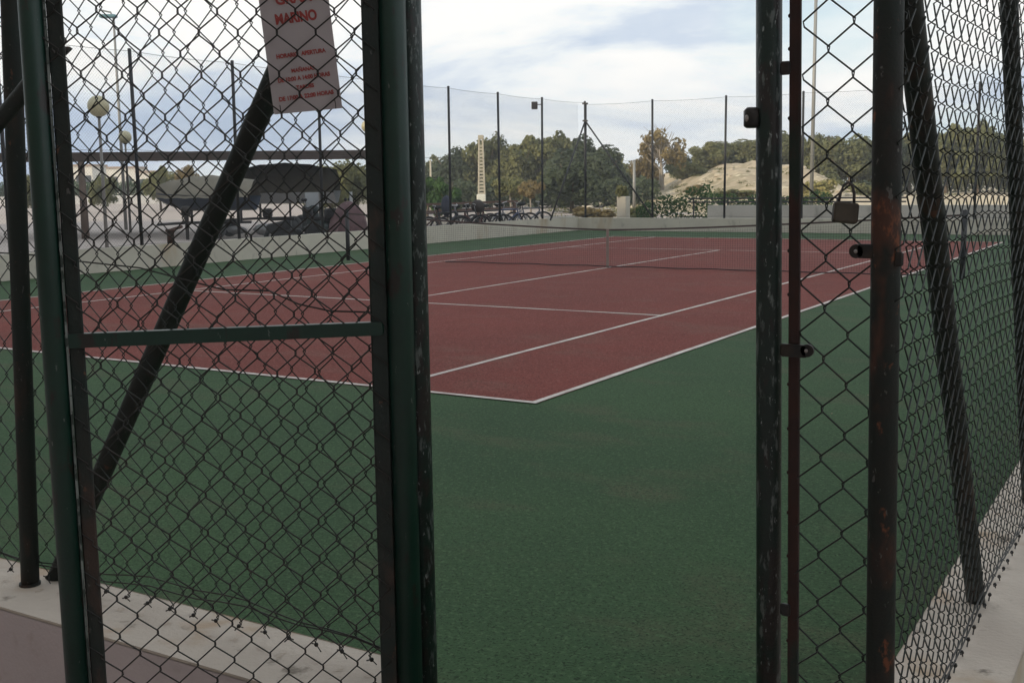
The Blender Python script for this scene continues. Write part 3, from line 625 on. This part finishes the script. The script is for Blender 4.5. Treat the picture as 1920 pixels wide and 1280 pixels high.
# outboard engine hanging below the first boat
p = gnd(347, 35.4, .55); e = empty('outboard_motor', p, 'small dark outboard motor standing beside the navy boat', 'motor')
b = MB(); b.obox(p+np.array((0, 0, .36)), rx, fx, (0, 0, 1), .13, .16, .15, .04); b.build('cowl', DARKSTEEL, e, p, True)
b = MB(); b.path([p+np.array((0, 0, -.55)), p+np.array((0, 0, .24))], [.05, .07], 8); b.path([p+np.array((0, 0, .35)), p+rx*.38+np.array((0, 0, .40))], .03, 6); b.build('leg', DARKSTEEL, e, p)
# grey rocks in front of the tan wall
ROCK = mat('grey_rock', (.22, .225, .23), .9, var=(.12, .12, .125), scale=3, bump=.02, bscale=6)
for x, w_, lab in ((388, .20, 'smallest grey boulder, left of the diagonal brace'), (440, .25, 'grey boulder touching the diagonal brace'), (497, .33, 'largest grey boulder, between brace and dark motorcycle')):
    p = gnd(x, 36.2); b = MB(); b.ball(p+np.array((0, 0, .26)), w_, 16, 10, (1.5, .9, .55), .3); tag(b.build('boulder', ROCK, None, p, True), lab, 'boulder')
# rusty stub on the court wall
q = onX(322, 458, WL-.1); q = np.array((WL-.12, q[1], .47)); e = empty('rusty_valve', q, 'small rusty valve on top of the far left wall above a rust stain', 'valve')
b = MB(); b.path([q, q+np.array((0, 0, .26))], .075, 10); b.build('body', mat('dark_rust', (.06, .028, .02), .9), e, q, True)
b = MB(); b.path([q+np.array((0, 0, .24)), q+np.array((0, 0, .30))], .10, 10); b.path([q+np.array((0, 0, .27)), q+np.array((.0, .32, .34))], .035, 8); b.build('handle', mat('dark_rust', (.06, .028, .02)), e, q, True)

# ------------------------------------------------------------------ bicycles
TYRE = mat('tyre_black', (.014, .014, .016), .9); SILV = mat('bike_steel', (.35, .35, .36), .35, metal=.7)
def bicycle(fm):
    e = empty('bicycle', (0, 0, 0)); z = np.array
    for x in (-.52, .52):
        b = MB(); b.ring((x, 0, .34), (0, 1, 0), .315, .028, 28, 6); w = b.build('wheel', TYRE, e, (0, 0, 0), True)
        b = MB(); b.ring((x, 0, .34), (0, 1, 0), .29, .010, 28, 4)
        for k in range(12):
            a = k*math.pi/6; b.path([(x, 0, .34), (x+.29*math.cos(a), 0, .34+.29*math.sin(a))], .003, 3)
        b.path([(x, -.05, .34), (x, .05, .34)], .02, 8); b.build('rim', SILV, w)
    bb, st, hd, ht = (-.08, 0, .29), (-.20, 0, .78), (.36, 0, .80), (.39, 0, .70)
    b = MB()
    for s_, t_ in ((bb, st), (st, hd), (bb, ht), (hd, ht)): b.path([s_, t_], .024, 8)
    for sy in (-.05, .05):
        b.path([bb, (-.52, sy, .34)], .011, 6); b.path([st, (-.52, sy, .34)], .010, 6); b.path([ht, (.45, sy, .5), (.52, sy, .34)], .013, 6)
    b.build('frame', fm, e, (0, 0, 0), True)
    b = MB(); b.path([hd, (.33, 0, .95), (.37, 0, .99)], .014, 6); b.path([(.30, -.30, 1.02), (.37, -.10, 1.0), (.37, .10, 1.0), (.30, .30, 1.02)], .013, 6); b.build('handlebar', SILV, e, (0, 0, 0), True)
    b = MB(); b.path([st, (-.23, 0, .92)], .015, 6); b.ball((-.24, 0, .95), .14, 12, 6, (1.15, .65, .4)); b.build('saddle', TYRE, e, (0, 0, 0), True)
    b = MB(); b.ring(bb, (0, 1, 0), .09, .01, 16, 4); b.path([(-.08, .09, .29), (.02, .09, .16)], .01, 4); b.path([(-.08, -.09, .29), (-.18, -.09, .42)], .01, 4); b.build('crankset', SILV, e)
    return e
protos = {}
BK = [(-15.3, 20.0, 38, 'rust brown', (.07, .032, .026), 'bicycle alone at the left end of the row, close to the gate post'), (-15.2, 21.0, 20, 'black', (.015, .015, .018), 'black bicycle just right of the first thin fence post'),
      (-15.5, 21.4, 60, 'navy', (.022, .028, .05), 'navy bicycle leaning among the black ones'), (-15.2, 22.0, 30, 'black', (.02, .02, .025), 'black bicycle left of the cream lattice pole'),
      (-15.1, 22.6, 205, 'dark red', (.09, .02, .02), 'dark red bicycle below the cream lattice pole'), (-15.5, 22.9, 75, 'black', (.02, .02, .025), 'black bicycle between the lattice pole and the second fence post'),
      (-15.1, 23.3, 15, 'black', (.02, .02, .025), 'black bicycle touching the second thin fence post'),
      (-15.2, 24.5, 25, 'blue', (.04, .06, .14), 'blue bicycle just right of the second fence post'), (-15.3, 25.2, 200, 'silver', (.28, .28, .31), 'silver bicycle right of the blue one'),
      (-15.4, 26.3, 40, 'grey', (.10, .11, .13), 'grey bicycle at the right end of the row near the floodlight post')]
for i, (x, y, a, cn, col, lab) in enumerate(BK):
    if cn not in protos:
        e = bicycle(mat('bike_'+cn.replace(' ', '_'), col, .35)); protos[cn] = e; e['category'] = 'bicycle'; e['label'] = lab; e['group'] = 'bicycles parked behind the far left wall'
    else: e = copy_thing(protos[cn], lab)
    e.location = (x, y, 0); e.rotation_euler = (math.radians(random.uniform(-7, 7)), 0, math.radians(a))
# navy bag on the second bicycle and bicycle stand
p = np.array((-15.35, 21.3, .98)); b = MB(); b.ball(p, .20, 14, 10, (.8, .8, 1.6), .12); tag(b.build('bag', mat('navy_bag', (.028, .034, .055), .8, var=(.05, .055, .08), scale=5), None, p, True), 'bulky navy bag resting on a bicycle below the first fence post', 'bag')
p = np.array((-15.0, 22.5, .95)); b = MB(); b.ball(p, .22, 14, 10, (.8, 1.3, .9), .1); tag(b.build('basket_load', mat('dark_load', (.045, .035, .03), .8), None, p, True), 'dark bundle carried on a bicycle under the cream lattice pole', 'bundle')
base = np.array((-16.2, 19., 0)); e = empty('bicycle_rail', base, 'brown wooden rail on posts behind the parked bicycles', 'rail')
for z in (.80, 1.02):
    b = MB(); b.obox((-16.2, 23.3, z), (1, 0, 0), (0, 1, 0), (0, 0, 1), .04, 3.6, .035); b.build('rail', mat('brown_rail', (.13, .075, .055), .8), e, base)
for y in (19.8, 22.1, 24.4, 26.7):
    b = MB(); b.obox((-16.2, y, .5), (1, 0, 0), (0, 1, 0), (0, 0, 1), .034, .05, .5); b.build('rail_post', mat('brown_rail', (.13, .075, .055)), e, base)

# ------------------------------------------------------------------ scooters by the left wall
def scooter(label, x, D, ang, bodym, seatm, screen=True):
    p = gnd(x, D); e = empty('motor_scooter', p, label, 'scooter'); u_ = np.array((math.cos(ang), math.sin(ang), 0)); v_ = np.array((-u_[1], u_[0], 0)); Z = np.array((0, 0, 1.))
    for s_ in (-.62, .62):
        b = MB(); b.ring(p+u_*s_+Z*.27, v_, .19, .07, 20, 8); w = b.build('wheel', TYRE, e, p, True)
        b = MB(); b.path([p+u_*s_+Z*.27-v_*.04, p+u_*s_+Z*.27+v_*.04], .13, 12); b.build('rim', SILV, w, p-p)
        b.v = b.v
        w.children[0].location = -np.array(p)
    b = MB(); b.obox(p-u_*.46+Z*.55, u_*.97+Z*.2, v_, Z, .34, .16, .13, .05); b.obox(p+u_*.02+Z*.30, u_, v_, Z, .34, .17, .05, .03); b.obox(p-u_*.25+Z*.36, u_, v_, Z, .4, .14, .12, .05); b.build('body', bodym, e, p)
    b = MB(); b.obox(p-u_*.35+Z*.76, u_, v_, Z, .32, .12, .05, .03); b.obox(p-u_*.75+Z*.92, u_, v_, Z, .12, .16, .12, .04); b.build('seat', seatm, e, p)
    fu = u_*.28+Z; fu /= np.linalg.norm(fu); b = MB(); b.obox(p+u_*.38+Z*.66, v_, np.cross(fu, v_), -fu, .19, .07, .34, .05); b.ball(p+u_*.32+Z*1.0, .15, 12, 8, (1, 1, .8)); b.obox(p+u_*.64+Z*.50, u_, v_, Z, .2, .09, .04, .03); b.build('front_shield', bodym, e, p, True)
    b = MB(); b.path([p+u_*.28+Z*1.05-v_*.34, p+u_*.34+Z*1.05, p+u_*.28+Z*1.05+v_*.34], .018, 6); b.path([p+u_*.45+Z*.75, p+u_*.62+Z*.27], .03, 8); b.build('handlebar', TYRE, e, p)
    for s_ in (-1, 1):
        b = MB(); b.path([p+u_*.32+Z*1.05+v_*s_*.24, p+u_*.32+Z*1.24+v_*s_*.30], .008, 5); b.ball(p+u_*.32+Z*1.26+v_*s_*.31, .055, 10, 6, (.5, 1.1, .8)); b.build('mirror', TYRE, e, p)
    if screen:
        b = MB(); b.obox(p+u_*.42+Z*1.24, v_, u_, Z, .20, .012, .22, .011); b.build('windscreen', mat('pale_windscreen', (.34, .36, .38), .4), e, p)
    b = MB(); b.ball(p+u_*.50+Z*.92, .075, 12, 8, (.6, 1, 1)); b.build('headlight', mat('headlight_glass', (.6, .6, .58), .15), e, p, True)
    return e
BLK = mat('black_fairing', (.012, .014, .017), .6); DGRN = mat('dark_green_fairing', (.010, .022, .022), .6)
scooter('black motor scooter at the left end of the dark pair', 552, 30.6, math.radians(35), BLK, TYRE, False)
scooter('dark green motor scooter with pale windscreen', 596, 30.2, math.radians(155), DGRN, TYRE, True)
scooter('dark motor scooter nearest the maroon covered bike', 628, 30.0, math.radians(30), BLK, TYRE, True)
# maroon cover draped over a motorbike
p = gnd(652, 29.6); b = MB(); rnd = random.Random(3); n, k = 20, 12; vs = []
for j in range(k+1):
    f = j/k; z = 1.22*(1-f**1.3)
    for i in range(n):
        a = 2*math.pi*i/n; R_ = (.06+.50*math.sin(min(1, f*1.25)*math.pi/2)**.8)*(1+.16*math.cos(2*a)+.06*math.sin(5*a+f*3)+.04*rnd.uniform(-1, 1)); vs.append(p+np.array((R_*math.cos(a)*.85, R_*math.sin(a)*1.0, max(.02, z+.05*math.sin(a*3)*f*(1-f)))))
b.add(vs, [(j*n+i, (j+1)*n+i, (j+1)*n+(i+1) % n, j*n+(i+1) % n) for j in range(k) for i in range(n)]+[tuple(range(n))])
tag(b.build('covered_motorbike', mat('maroon_cover', (.13, .072, .078), .8, var=(.08, .04, .045), scale=4, layers=[((.30, .20, .20), 5, .58, .1, (1, 1, .3))]), None, p, True), 'motorbike hidden under a faded maroon cover, right of the scooters', 'motorbike')

# ------------------------------------------------------------------ near left fence
FY = -4.95
lb = np.array((1.06, FY, .40)); lf = empty('chain_link_fence', lb, 'near chain link fence with rusty post on the mauve faced wall, left of the gateway', 'fence')
b = MB(); chain(b, (-3.2, FY-.012, 0), (1, 0, 0), (0, -1, 0), 5.73, .43, 3.2, warp=.0055, phase=.7, r=.0017, knuckle=False); b.build('chain_link_mesh', WIRE, lf, lb)
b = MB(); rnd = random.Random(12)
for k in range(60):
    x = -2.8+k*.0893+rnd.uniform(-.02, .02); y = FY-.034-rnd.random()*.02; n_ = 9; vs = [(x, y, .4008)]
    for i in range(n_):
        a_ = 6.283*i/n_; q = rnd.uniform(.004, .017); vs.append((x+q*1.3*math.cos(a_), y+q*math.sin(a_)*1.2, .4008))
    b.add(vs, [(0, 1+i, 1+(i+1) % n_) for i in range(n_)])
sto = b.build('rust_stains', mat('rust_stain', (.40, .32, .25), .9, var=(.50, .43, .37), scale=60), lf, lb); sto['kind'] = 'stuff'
for nm, pts, r, m in [('post', [(1.062, -4.985, .38), (1.175, -4.985, 2.2), (1.24, -4.985, 3.25)], .027, RUSTY), ('post', [(-1.4, -4.985, .38), (-1.4, -4.985, 3.25)], .027, RUSTY),
                      ('brace', [(1.075, -4.905, .39), (2.049, -4.905, 1.826), (2.53, -4.915, 2.54)], .029, RUSTY), ('top_rail', [(-3.2, -4.95, 3.22), (2.55, -4.95, 3.22)], .022, GREEN_PAINT)]:
    tubeobj(nm, pts, r, m, lf, lb)
tubeobj('gate_post', [(2.524, -4.930, 0), (2.520, -4.930, 3.25)], .030, CHIPPED, lf, lb, 24)
# base plates, wire ties and loose tension wires
b = MB(); b.path([(1.062, -4.985, .398), (1.062, -4.985, .408)], .032, 14); b.build('base_collar', RUSTY, lf, lb)
tp = [onY(x, y, FY+.01) for x, y in ((-60, 470), (60, 478), (140, 489), (262, 502), (330, 520), (420, 543), (505, 545), (560, 570), (620, 583), (725, 586), (775, 585))]
b = MB(); b.path(tp, .0022, 5); b.build('tension_wire', WIREB, lf, lb)
for z, s_ in ((.475, .012), (.49, .02)):
    b = MB(); b.path([(x, FY-.016, z+s_*math.sin(x*4+z*40)+.006*math.sin(x*17)) for x in np.linspace(-3, 2.52, 60)], .0020, 5); b.build('tension_wire', WIREB, lf, lb)
# wire twists where the mesh meets the wall
b = MB(); rnd = random.Random(11)
for k in range(60):
    x = -2.84+k*.09; z = .43+.0055*(math.sin((x+3.2)*2.6+.7)+.7*math.sin((x+3.2)*5.9+.56)); c = np.array((x+rnd.uniform(-.004, .004), FY-.014, z-.003))
    b.ball(c, .0055, 7, 5, (1.2, 1, 1.1)); q_ = rnd.uniform(-.01, .01); b.path([c+np.array((-.016, 0, -.008+q_)), c, c+np.array((.016, 0, -.008-q_))], .0019, 4)
b.build('wire_twists', WIREB, lf, lb)['kind'] = 'stuff'
# bent rusty bar sticking up beside the gate edge
bp_ = [onD(-12, 240, 2.95), onD(40, 178, 2.9), onD(95, 108, 2.85), onD(117, 72, 2.82)]
b = MB(); b.path(bp_, [.021, .021, .020, .012], 12); q = onD(112, 96, 2.83); b.obox(q, CR, (CR+CU), CF, .02, .012, .012)
o = b.build('bent_bar', RUSTY, lf, lb, True)

# ------------------------------------------------------------------ open gate leaf
hg = np.array((2.523, -4.992)); fr = np.array((1.975, -5.515)); wv = (fr-hg)/np.linalg.norm(fr-hg); gu = np.array((wv[0], wv[1], 0)); gn = np.array((gu[1], -gu[0], 0))
if gn@(CAM-np.array((*hg, 1.6))) < 0: gn = -gn
gb = np.array((*hg, .05)); LW = np.linalg.norm(fr-hg)
gate = empty('gate_leaf', gb, 'green mesh gate leaf standing open on the left with a white notice tied to it', 'gate')
def gp(s_, z, n_=0.): return np.array((*hg, 0))+gu*s_+gn*n_+np.array((0, 0, z))
tubeobj('hinge_stile', [gp(0, .06), gp(0, 3.0)], .0305, GREEN_PAINT, gate, gb, 24)
tubeobj('free_stile', [gp(LW, .06), gp(LW, 3.0)], .0260, GREEN_PAINT, gate, gb, 24)
for nm, s_, wdt, mm in (('tension_bar', .050, .0195, RUSTBAR), ('tension_bar', LW-.046, .016, RUSTY)):
    b = MB(); b.obox(gp(s_, 1.53), gu, gn, (0, 0, 1), wdt, .006, 1.47, .003); b.build(nm, RUSTY, gate, gb)
# thin bright worn edges between stile and bar
for s_ in (LW-.0285,):
    b = MB(); b.obox(gp(s_, 1.53, .012), gu, gn, (0, 0, 1), .0022, .003, 1.46); b.build('weld_bead', mat('worn_weld', (.20, .22, .21), .55, var=(.03, .04, .035), scale=9, layers=[((.02, .03, .025), 21, .5, .05, (1, 1, 2))]), gate, gb)
za = onD(145, 641, 2.44)[2]; zc = onD(718, 620, 2.56)[2]
b = MB(); m0, m1 = gp(.04, zc), gp(LW-.02, za); b.path([m0, m1], .0001, 4)
b = MB(); mu = (m1-m0)/np.linalg.norm(m1-m0); b.obox((m0+m1)/2, mu, gn, np.cross(mu, gn), np.linalg.norm(m1-m0)/2, .012, .0155, .004); b.build('mid_rail', GREEN_PAINT, gate, gb)
tubeobj('bottom_rail', [gp(.0, .09), gp(LW, .09)], .024, GREEN_PAINT, gate, gb); tubeobj('top_rail', [gp(.0, 2.98), gp(LW, 2.98)], .024, GREEN_PAINT, gate, gb)
b = MB(); chain(b, gp(.03, 0, .010), gu, gn, LW-.05, .12, 2.95, cw=.083, ch=.089, warp=.0045, phase=2.2, knuckle=False, u0=.012, r=.0018); b.build('chain_link_mesh', WIREB, gate, gb)
for z in (.25, 2.6):
    b = MB(); b.path([gp(0, z-.05), gp(0, z+.05)], .036, 16); b.build('hinge', DARKSTEEL, gate, gb, True)

# ------------------------------------------------------------------ notice
s0 = None
def on_leaf(x, y, off):
    d = ray(x, y); o_ = gp(0, 0, off); return CAM+d*((o_-CAM)@gn)/(d@gn)
TL, TR, BR_, BL = on_leaf(490, -62, -.012), on_leaf(622, -75, -.012), on_leaf(642, 203, -.012), on_leaf(514, 215, -.012)
sb = (TL+TR+BR_+BL)/4; sign = empty('notice', sb, 'small whitish notice with faded red lettering hanging on the open gate', 'sign')
ux = (BR_-BL); sw = np.linalg.norm(ux); ux /= sw; uy = (TL-BL); uy -= ux*(uy@ux); sh = np.linalg.norm(uy); uy /= sh; un = np.cross(ux, uy)
sc_ = (BL+BR_)/2+uy*sh/2
b = MB(); b.obox(sc_, ux, uy, un, sw/2, sh/2, .0015, .001); b.build('board', SIGNW, sign, sb)
rot = Matrix(((ux[0], uy[0], un[0]), (ux[1], uy[1], un[1]), (ux[2], uy[2], un[2]))).to_4x4()
def text(s_, size, fy, wfrac, bold=.0):
    cu = bpy.data.curves.new('lettering', 'FONT'); cu.body = s_; cu.size = size; cu.align_x = 'CENTER'; cu.offset = bold; cu.extrude = .0004
    to = bpy.data.objects.new('tmp_text', cu); C.objects.link(to); bpy.context.view_layer.update()
    dg = bpy.context.evaluated_depsgraph_get(); me = bpy.data.meshes.new_from_object(to.evaluated_get(dg)); bpy.data.objects.remove(to)
    xs2 = [v_.co.x for v_ in me.vertices]; w_ = max(xs2)-min(xs2); k = wfrac*sw/w_
    me.name = 'lettering'; o = bpy.data.objects.new('lettering', me); C.objects.link(o); me.materials.clear(); me.materials.append(SIGNR); o.parent = sign
    pos = sc_+uy*(fy-.5)*sh+un*.0022-sb
    tl = math.radians(3.0); R2 = rot @ Matrix.Rotation(tl, 4, 'Z') @ Matrix.Diagonal((k, 1, 1, 1))
    o.matrix_local = Matrix.Translation(Vector(pos)) @ R2
text('GRAN', .030, .745, .52, .0012); text('MARINO', .030, .615, .60, .0012)
text('HORARIO  APERTURA', .0125, .385, .72, .0005); text('MA\u00d1ANAS', .0115, .278, .34, .0004); text('DE 10:00 A 14:00 HORAS', .0125, .222, .76, .0005)
text('TARDES', .0115, .160, .26, .0004); text('DE 17:00 A 22:00 HORAS', .0125, .095, .80, .0005)
for fx_, fy_ in ((.08, .96), (.92, .96), (.1, .03), (.9, .03)):
    c = sc_+ux*(fx_-.5)*sw+uy*(fy_-.5)*sh; b = MB(); b.ring(c+un*.004, ux, .009, .0009, 12, 4); b.build('wire_tie', WIREB, sign, sb)

# ------------------------------------------------------------------ right side of the gateway
rb = np.array((3.385, FY, 0)); rp = empty('latch_post', rb, 'dark green round latch post with chipped paint on the right of the gateway', 'post')
pa, pb = onY(1442, 0, FY), onY(1441, 1280, FY)
def ext(a, b_, z): return b_+(a-b_)*((z-b_[2])/(a[2]-b_[2]))
tubeobj('post_tube', [ext(pa, pb, 0), ext(pa, pb, 3.2)], .0245, CHIPPED, rp, rb, 24)
# latch sleeve on its left
c = onY(1409, 221, FY-.02); b = MB(); b.obox(c, CR, CF, CU, .0135, .012, .0185, .004); b.build('latch_keeper', DARKSTEEL, rp, rb, True)
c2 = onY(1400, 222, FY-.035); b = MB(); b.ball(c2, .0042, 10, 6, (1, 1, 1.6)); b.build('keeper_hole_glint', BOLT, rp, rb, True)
pn = empty('mesh_panel', np.array((3.52, FY, 0)), 'narrow fixed mesh panel between latch post and rusty corner post', 'panel'); pnb = np.array((3.52, FY, 0))
ba, bb_ = onY(1492, 0, FY-.004), onY(1487, 1280, FY-.004)
b = MB(); b.path([(0, 0, 0)]*2, 0.00001, 3)
b = MB(); top_, bot_ = ext(ba, bb_, 3.2), ext(ba, bb_, .02); uu = (top_-bot_)/np.linalg.norm(top_-bot_); b.obox((top_+bot_)/2, (1, 0, 0), (0, 1, 0), uu, .0105, .006, np.linalg.norm(top_-bot_)/2, .002); b.build('flat_bar', RUSTBAR, pn, pnb)
for y in (30, 92, 222, 470, 552, 720, 803, 885, 960, 1041, 1110, 1200):
    c = onY(1481.5-(y/1280)*4, y, FY-.006); b = MB(); b.ball(c, .0042, 8, 5); b.build('rivet', RUSTBAR, pn, pnb, True)
for y, x0, x1, hole in ((128, 1463, 1482, 0), (657, 1463, 1514, 1), (1142, 1463, 1482, 0)):
    a, c = onY(x0, y, FY-.011), onY(x1, y, FY-.011); b = MB(); b.obox((a+c)/2, (1, 0, 0), (0, 1, 0), (0, 0, 1), (c[0]-a[0])/2, .004, .0125, .003)
    if hole: b.path([c+(0, .004, 0), c-(0, .004, 0)], .0125, 16)
    b.build('lug', DARKSTEEL, pn, pnb)
    if hole:
        b = MB(); b.ball(c-(0.001, .006, 0), .0038, 10, 6); b.build('bolt', BOLT, pn, pnb, True)
b = MB(); chain(b, (3.450, FY, 0), (1, 0, 0), (0, -1, 0), .181, .06, 3.2, cw=.090, ch=.0965, warp=.004, phase=.2, knuckle=False, r=.0018); b.build('chain_link_mesh', WIRE, pn, pnb)
# corner post
ca, cb_ = onY(1667, 0, FY-.02), onY(1650, 1280, FY-.02); cb0 = ext(ca, cb_, 0.)
cp = empty('corner_post', cb0, 'rusty round corner post with flaking orange patches right of the narrow panel', 'post')
tubeobj('post_tube', [cb0, ext(ca, cb_, 3.25)], .0262, RUSTY2, cp, cb0, 24)
# pipe standing behind it
pa2, pb2 = onY(1690, 0, FY+.03), onY(1666, 1280, FY+.03)
for x0, x1, y, hx in ((1606, 1640, 471, 1607), (1676, 1694, 486, None)):
    a, c = onY(x0, y, FY-.035), onY(x1, y, FY-.035); b = MB(); b.obox((a+c)/2, (1, 0, 0), (0, 1, 0), (0, 0, 1), abs(c[0]-a[0])/2, .0035, .013, .003)
    if hx: b.path([a+(0, .0035, 0), a-(0, .0035, 0)], .013, 16)
    b.build('lug', DARKSTEEL, cp, cb0)
    if hx: b = MB(); b.ball(a-(0, .006, 0), .0038, 10, 6); b.build('bolt', BOLT, cp, cb0, True)
# padlock
D_ = 2.06; c = onD(1585, 399, D_); pl = empty('padlock', c, 'square dull padlock hanging from the mesh of the narrow panel', 'padlock')
a6 = math.radians(-6); px_ = CR*math.cos(a6)+CU*math.sin(a6); pz_ = -CR*math.sin(a6)+CU*math.cos(a6)
b = MB(); b.obox(c, px_, CF, pz_, .0225, .009, .0185, .003); b.build('lock_body', BRASS, pl, c, False)
b = MB(); pts = [c+px_*x+pz_*z for x, z in ((-.014, .018), (-.0125, .036), (-.008, .050), (0, .056), (.008, .050), (.0125, .036), (.014, .018))]; b.path(pts, .0028, 8); b.build('shackle', SHACKLE, pl, c, True)

# ------------------------------------------------------------------ near right fence
RX = 3.642; rfb = np.array((RX, -3.9, .4)); rf = empty('chain_link_fence', rfb, 'near chain link fence running away along the right side of the court', 'fence')
b = MB(); chain(b, (RX, FY-.02, 0), (0, 1, 0), (1, 0, 0), 7.5, .43, 3.2, cw=.090, ch=.095, warp=.009, phase=1.4, t=.0065, r=.0018, knuckle=False); b.build('chain_link_mesh', WIRE, rf, rfb)
a, c = onX(1703, 0, 3.61), onX(1826, 1095, 3.61); tubeobj('brace', [ext(a, c, .39), ext(a, c, 1.95), (3.61, -4.96, 2.05)], .026, RUSTY, rf, rfb)
a, c = onX(1892, 0, 3.615), onX(1917, 640, 3.615); tubeobj('brace', [ext(a, c, .39), ext(a, c, 3.2)], .024, RUSTY, rf, rfb)
for y in (-.4, 2.4):
    tubeobj('post', [(3.615, y, .38), (3.615, y, 3.25)], .026, RUSTY, rf, rfb)
tubeobj('top_rail', [(RX, FY, 3.22), (RX, 2.5, 3.22)], .022, GREEN_PAINT, rf, rfb)
for z in (.455, .475):
    b = MB(); b.path([(RX+.008, y, z+.012*math.sin(y*5+z*30)) for y in np.linspace(FY, 2.4, 50)], .0022, 5); b.build('tension_wire', WIREB, rf, rfb)
b = MB(); rnd = random.Random(5)
for k in range(80):
    y = FY-.02+k*.09; z = .43+.009*(math.sin((y-FY)*2.6+1.4)+.7*math.sin((y-FY)*5.9+.56)); c = np.array((RX+.004, y+rnd.uniform(-.004, .004), z-.004))
    b.ball(c, .0055, 7, 5, (1, 1.2, 1.1)); q_ = rnd.uniform(-.01, .01); b.path([c+np.array((0, -.016, -.008+q_)), c, c+np.array((0, .016, -.008-q_))], .0020, 4)
b.build('wire_twists', WIREB, rf, rfb)['kind'] = 'stuff'

hz = MB(); hz.box(-260, 120, -30, 300, -1.1, 21); hm = bpy.data.materials.new('thin_haze'); hm.use_nodes = True
ht_ = hm.node_tree; ht_.nodes.clear(); ho = ht_.nodes.new('ShaderNodeOutputMaterial'); hv = ht_.nodes.new('ShaderNodeVolumePrincipled'); hv.inputs['Density'].default_value = .0010; hv.inputs['Color'].default_value = (.95, .97, 1, 1); hv.inputs['Anisotropy'].default_value = .2
ht_.links.new(hv.outputs[0], ho.inputs['Volume']); hb = hz.build('haze', hm); hb['kind'] = 'stuff'
# ------------------------------------------------------------------ building added out of view behind the camera to shade the court
bb = np.array((3.0, -14.2, 0)); bl = empty('added_shade_building', bb, 'long unseen building added behind the gateway to throw shade over the court', 'building')
HW = mat('building_render', (.52, .46, .40), .9, var=(.46, .41, .36), scale=.6)  # pale render, chosen to bounce light onto the foreground
b = MB(); b.box(-64, 24, -25, -14.2, 0, 19.5); b.build('wall', HW, bl, bb)
b = MB(); b.box(-64.3, 24.3, -25.3, -13.9, 19.5, 19.8); b.build('roof', HW, bl, bb)
wm = None
for k in range(20):
    x = -55+k*4
    for z in (.9, 4.2, 7.5, 10.8, 14.1):
        if wm is None:
            b = MB(); b.box(-.75, .75, -.04, -.003, 0, 1.5); wm = b.build('window', GLASS, bl, (0, 0, 0)); wo = wm
        else: wo = wm.copy(); C.objects.link(wo)
        wo.location = (x-bb[0], .043, z)
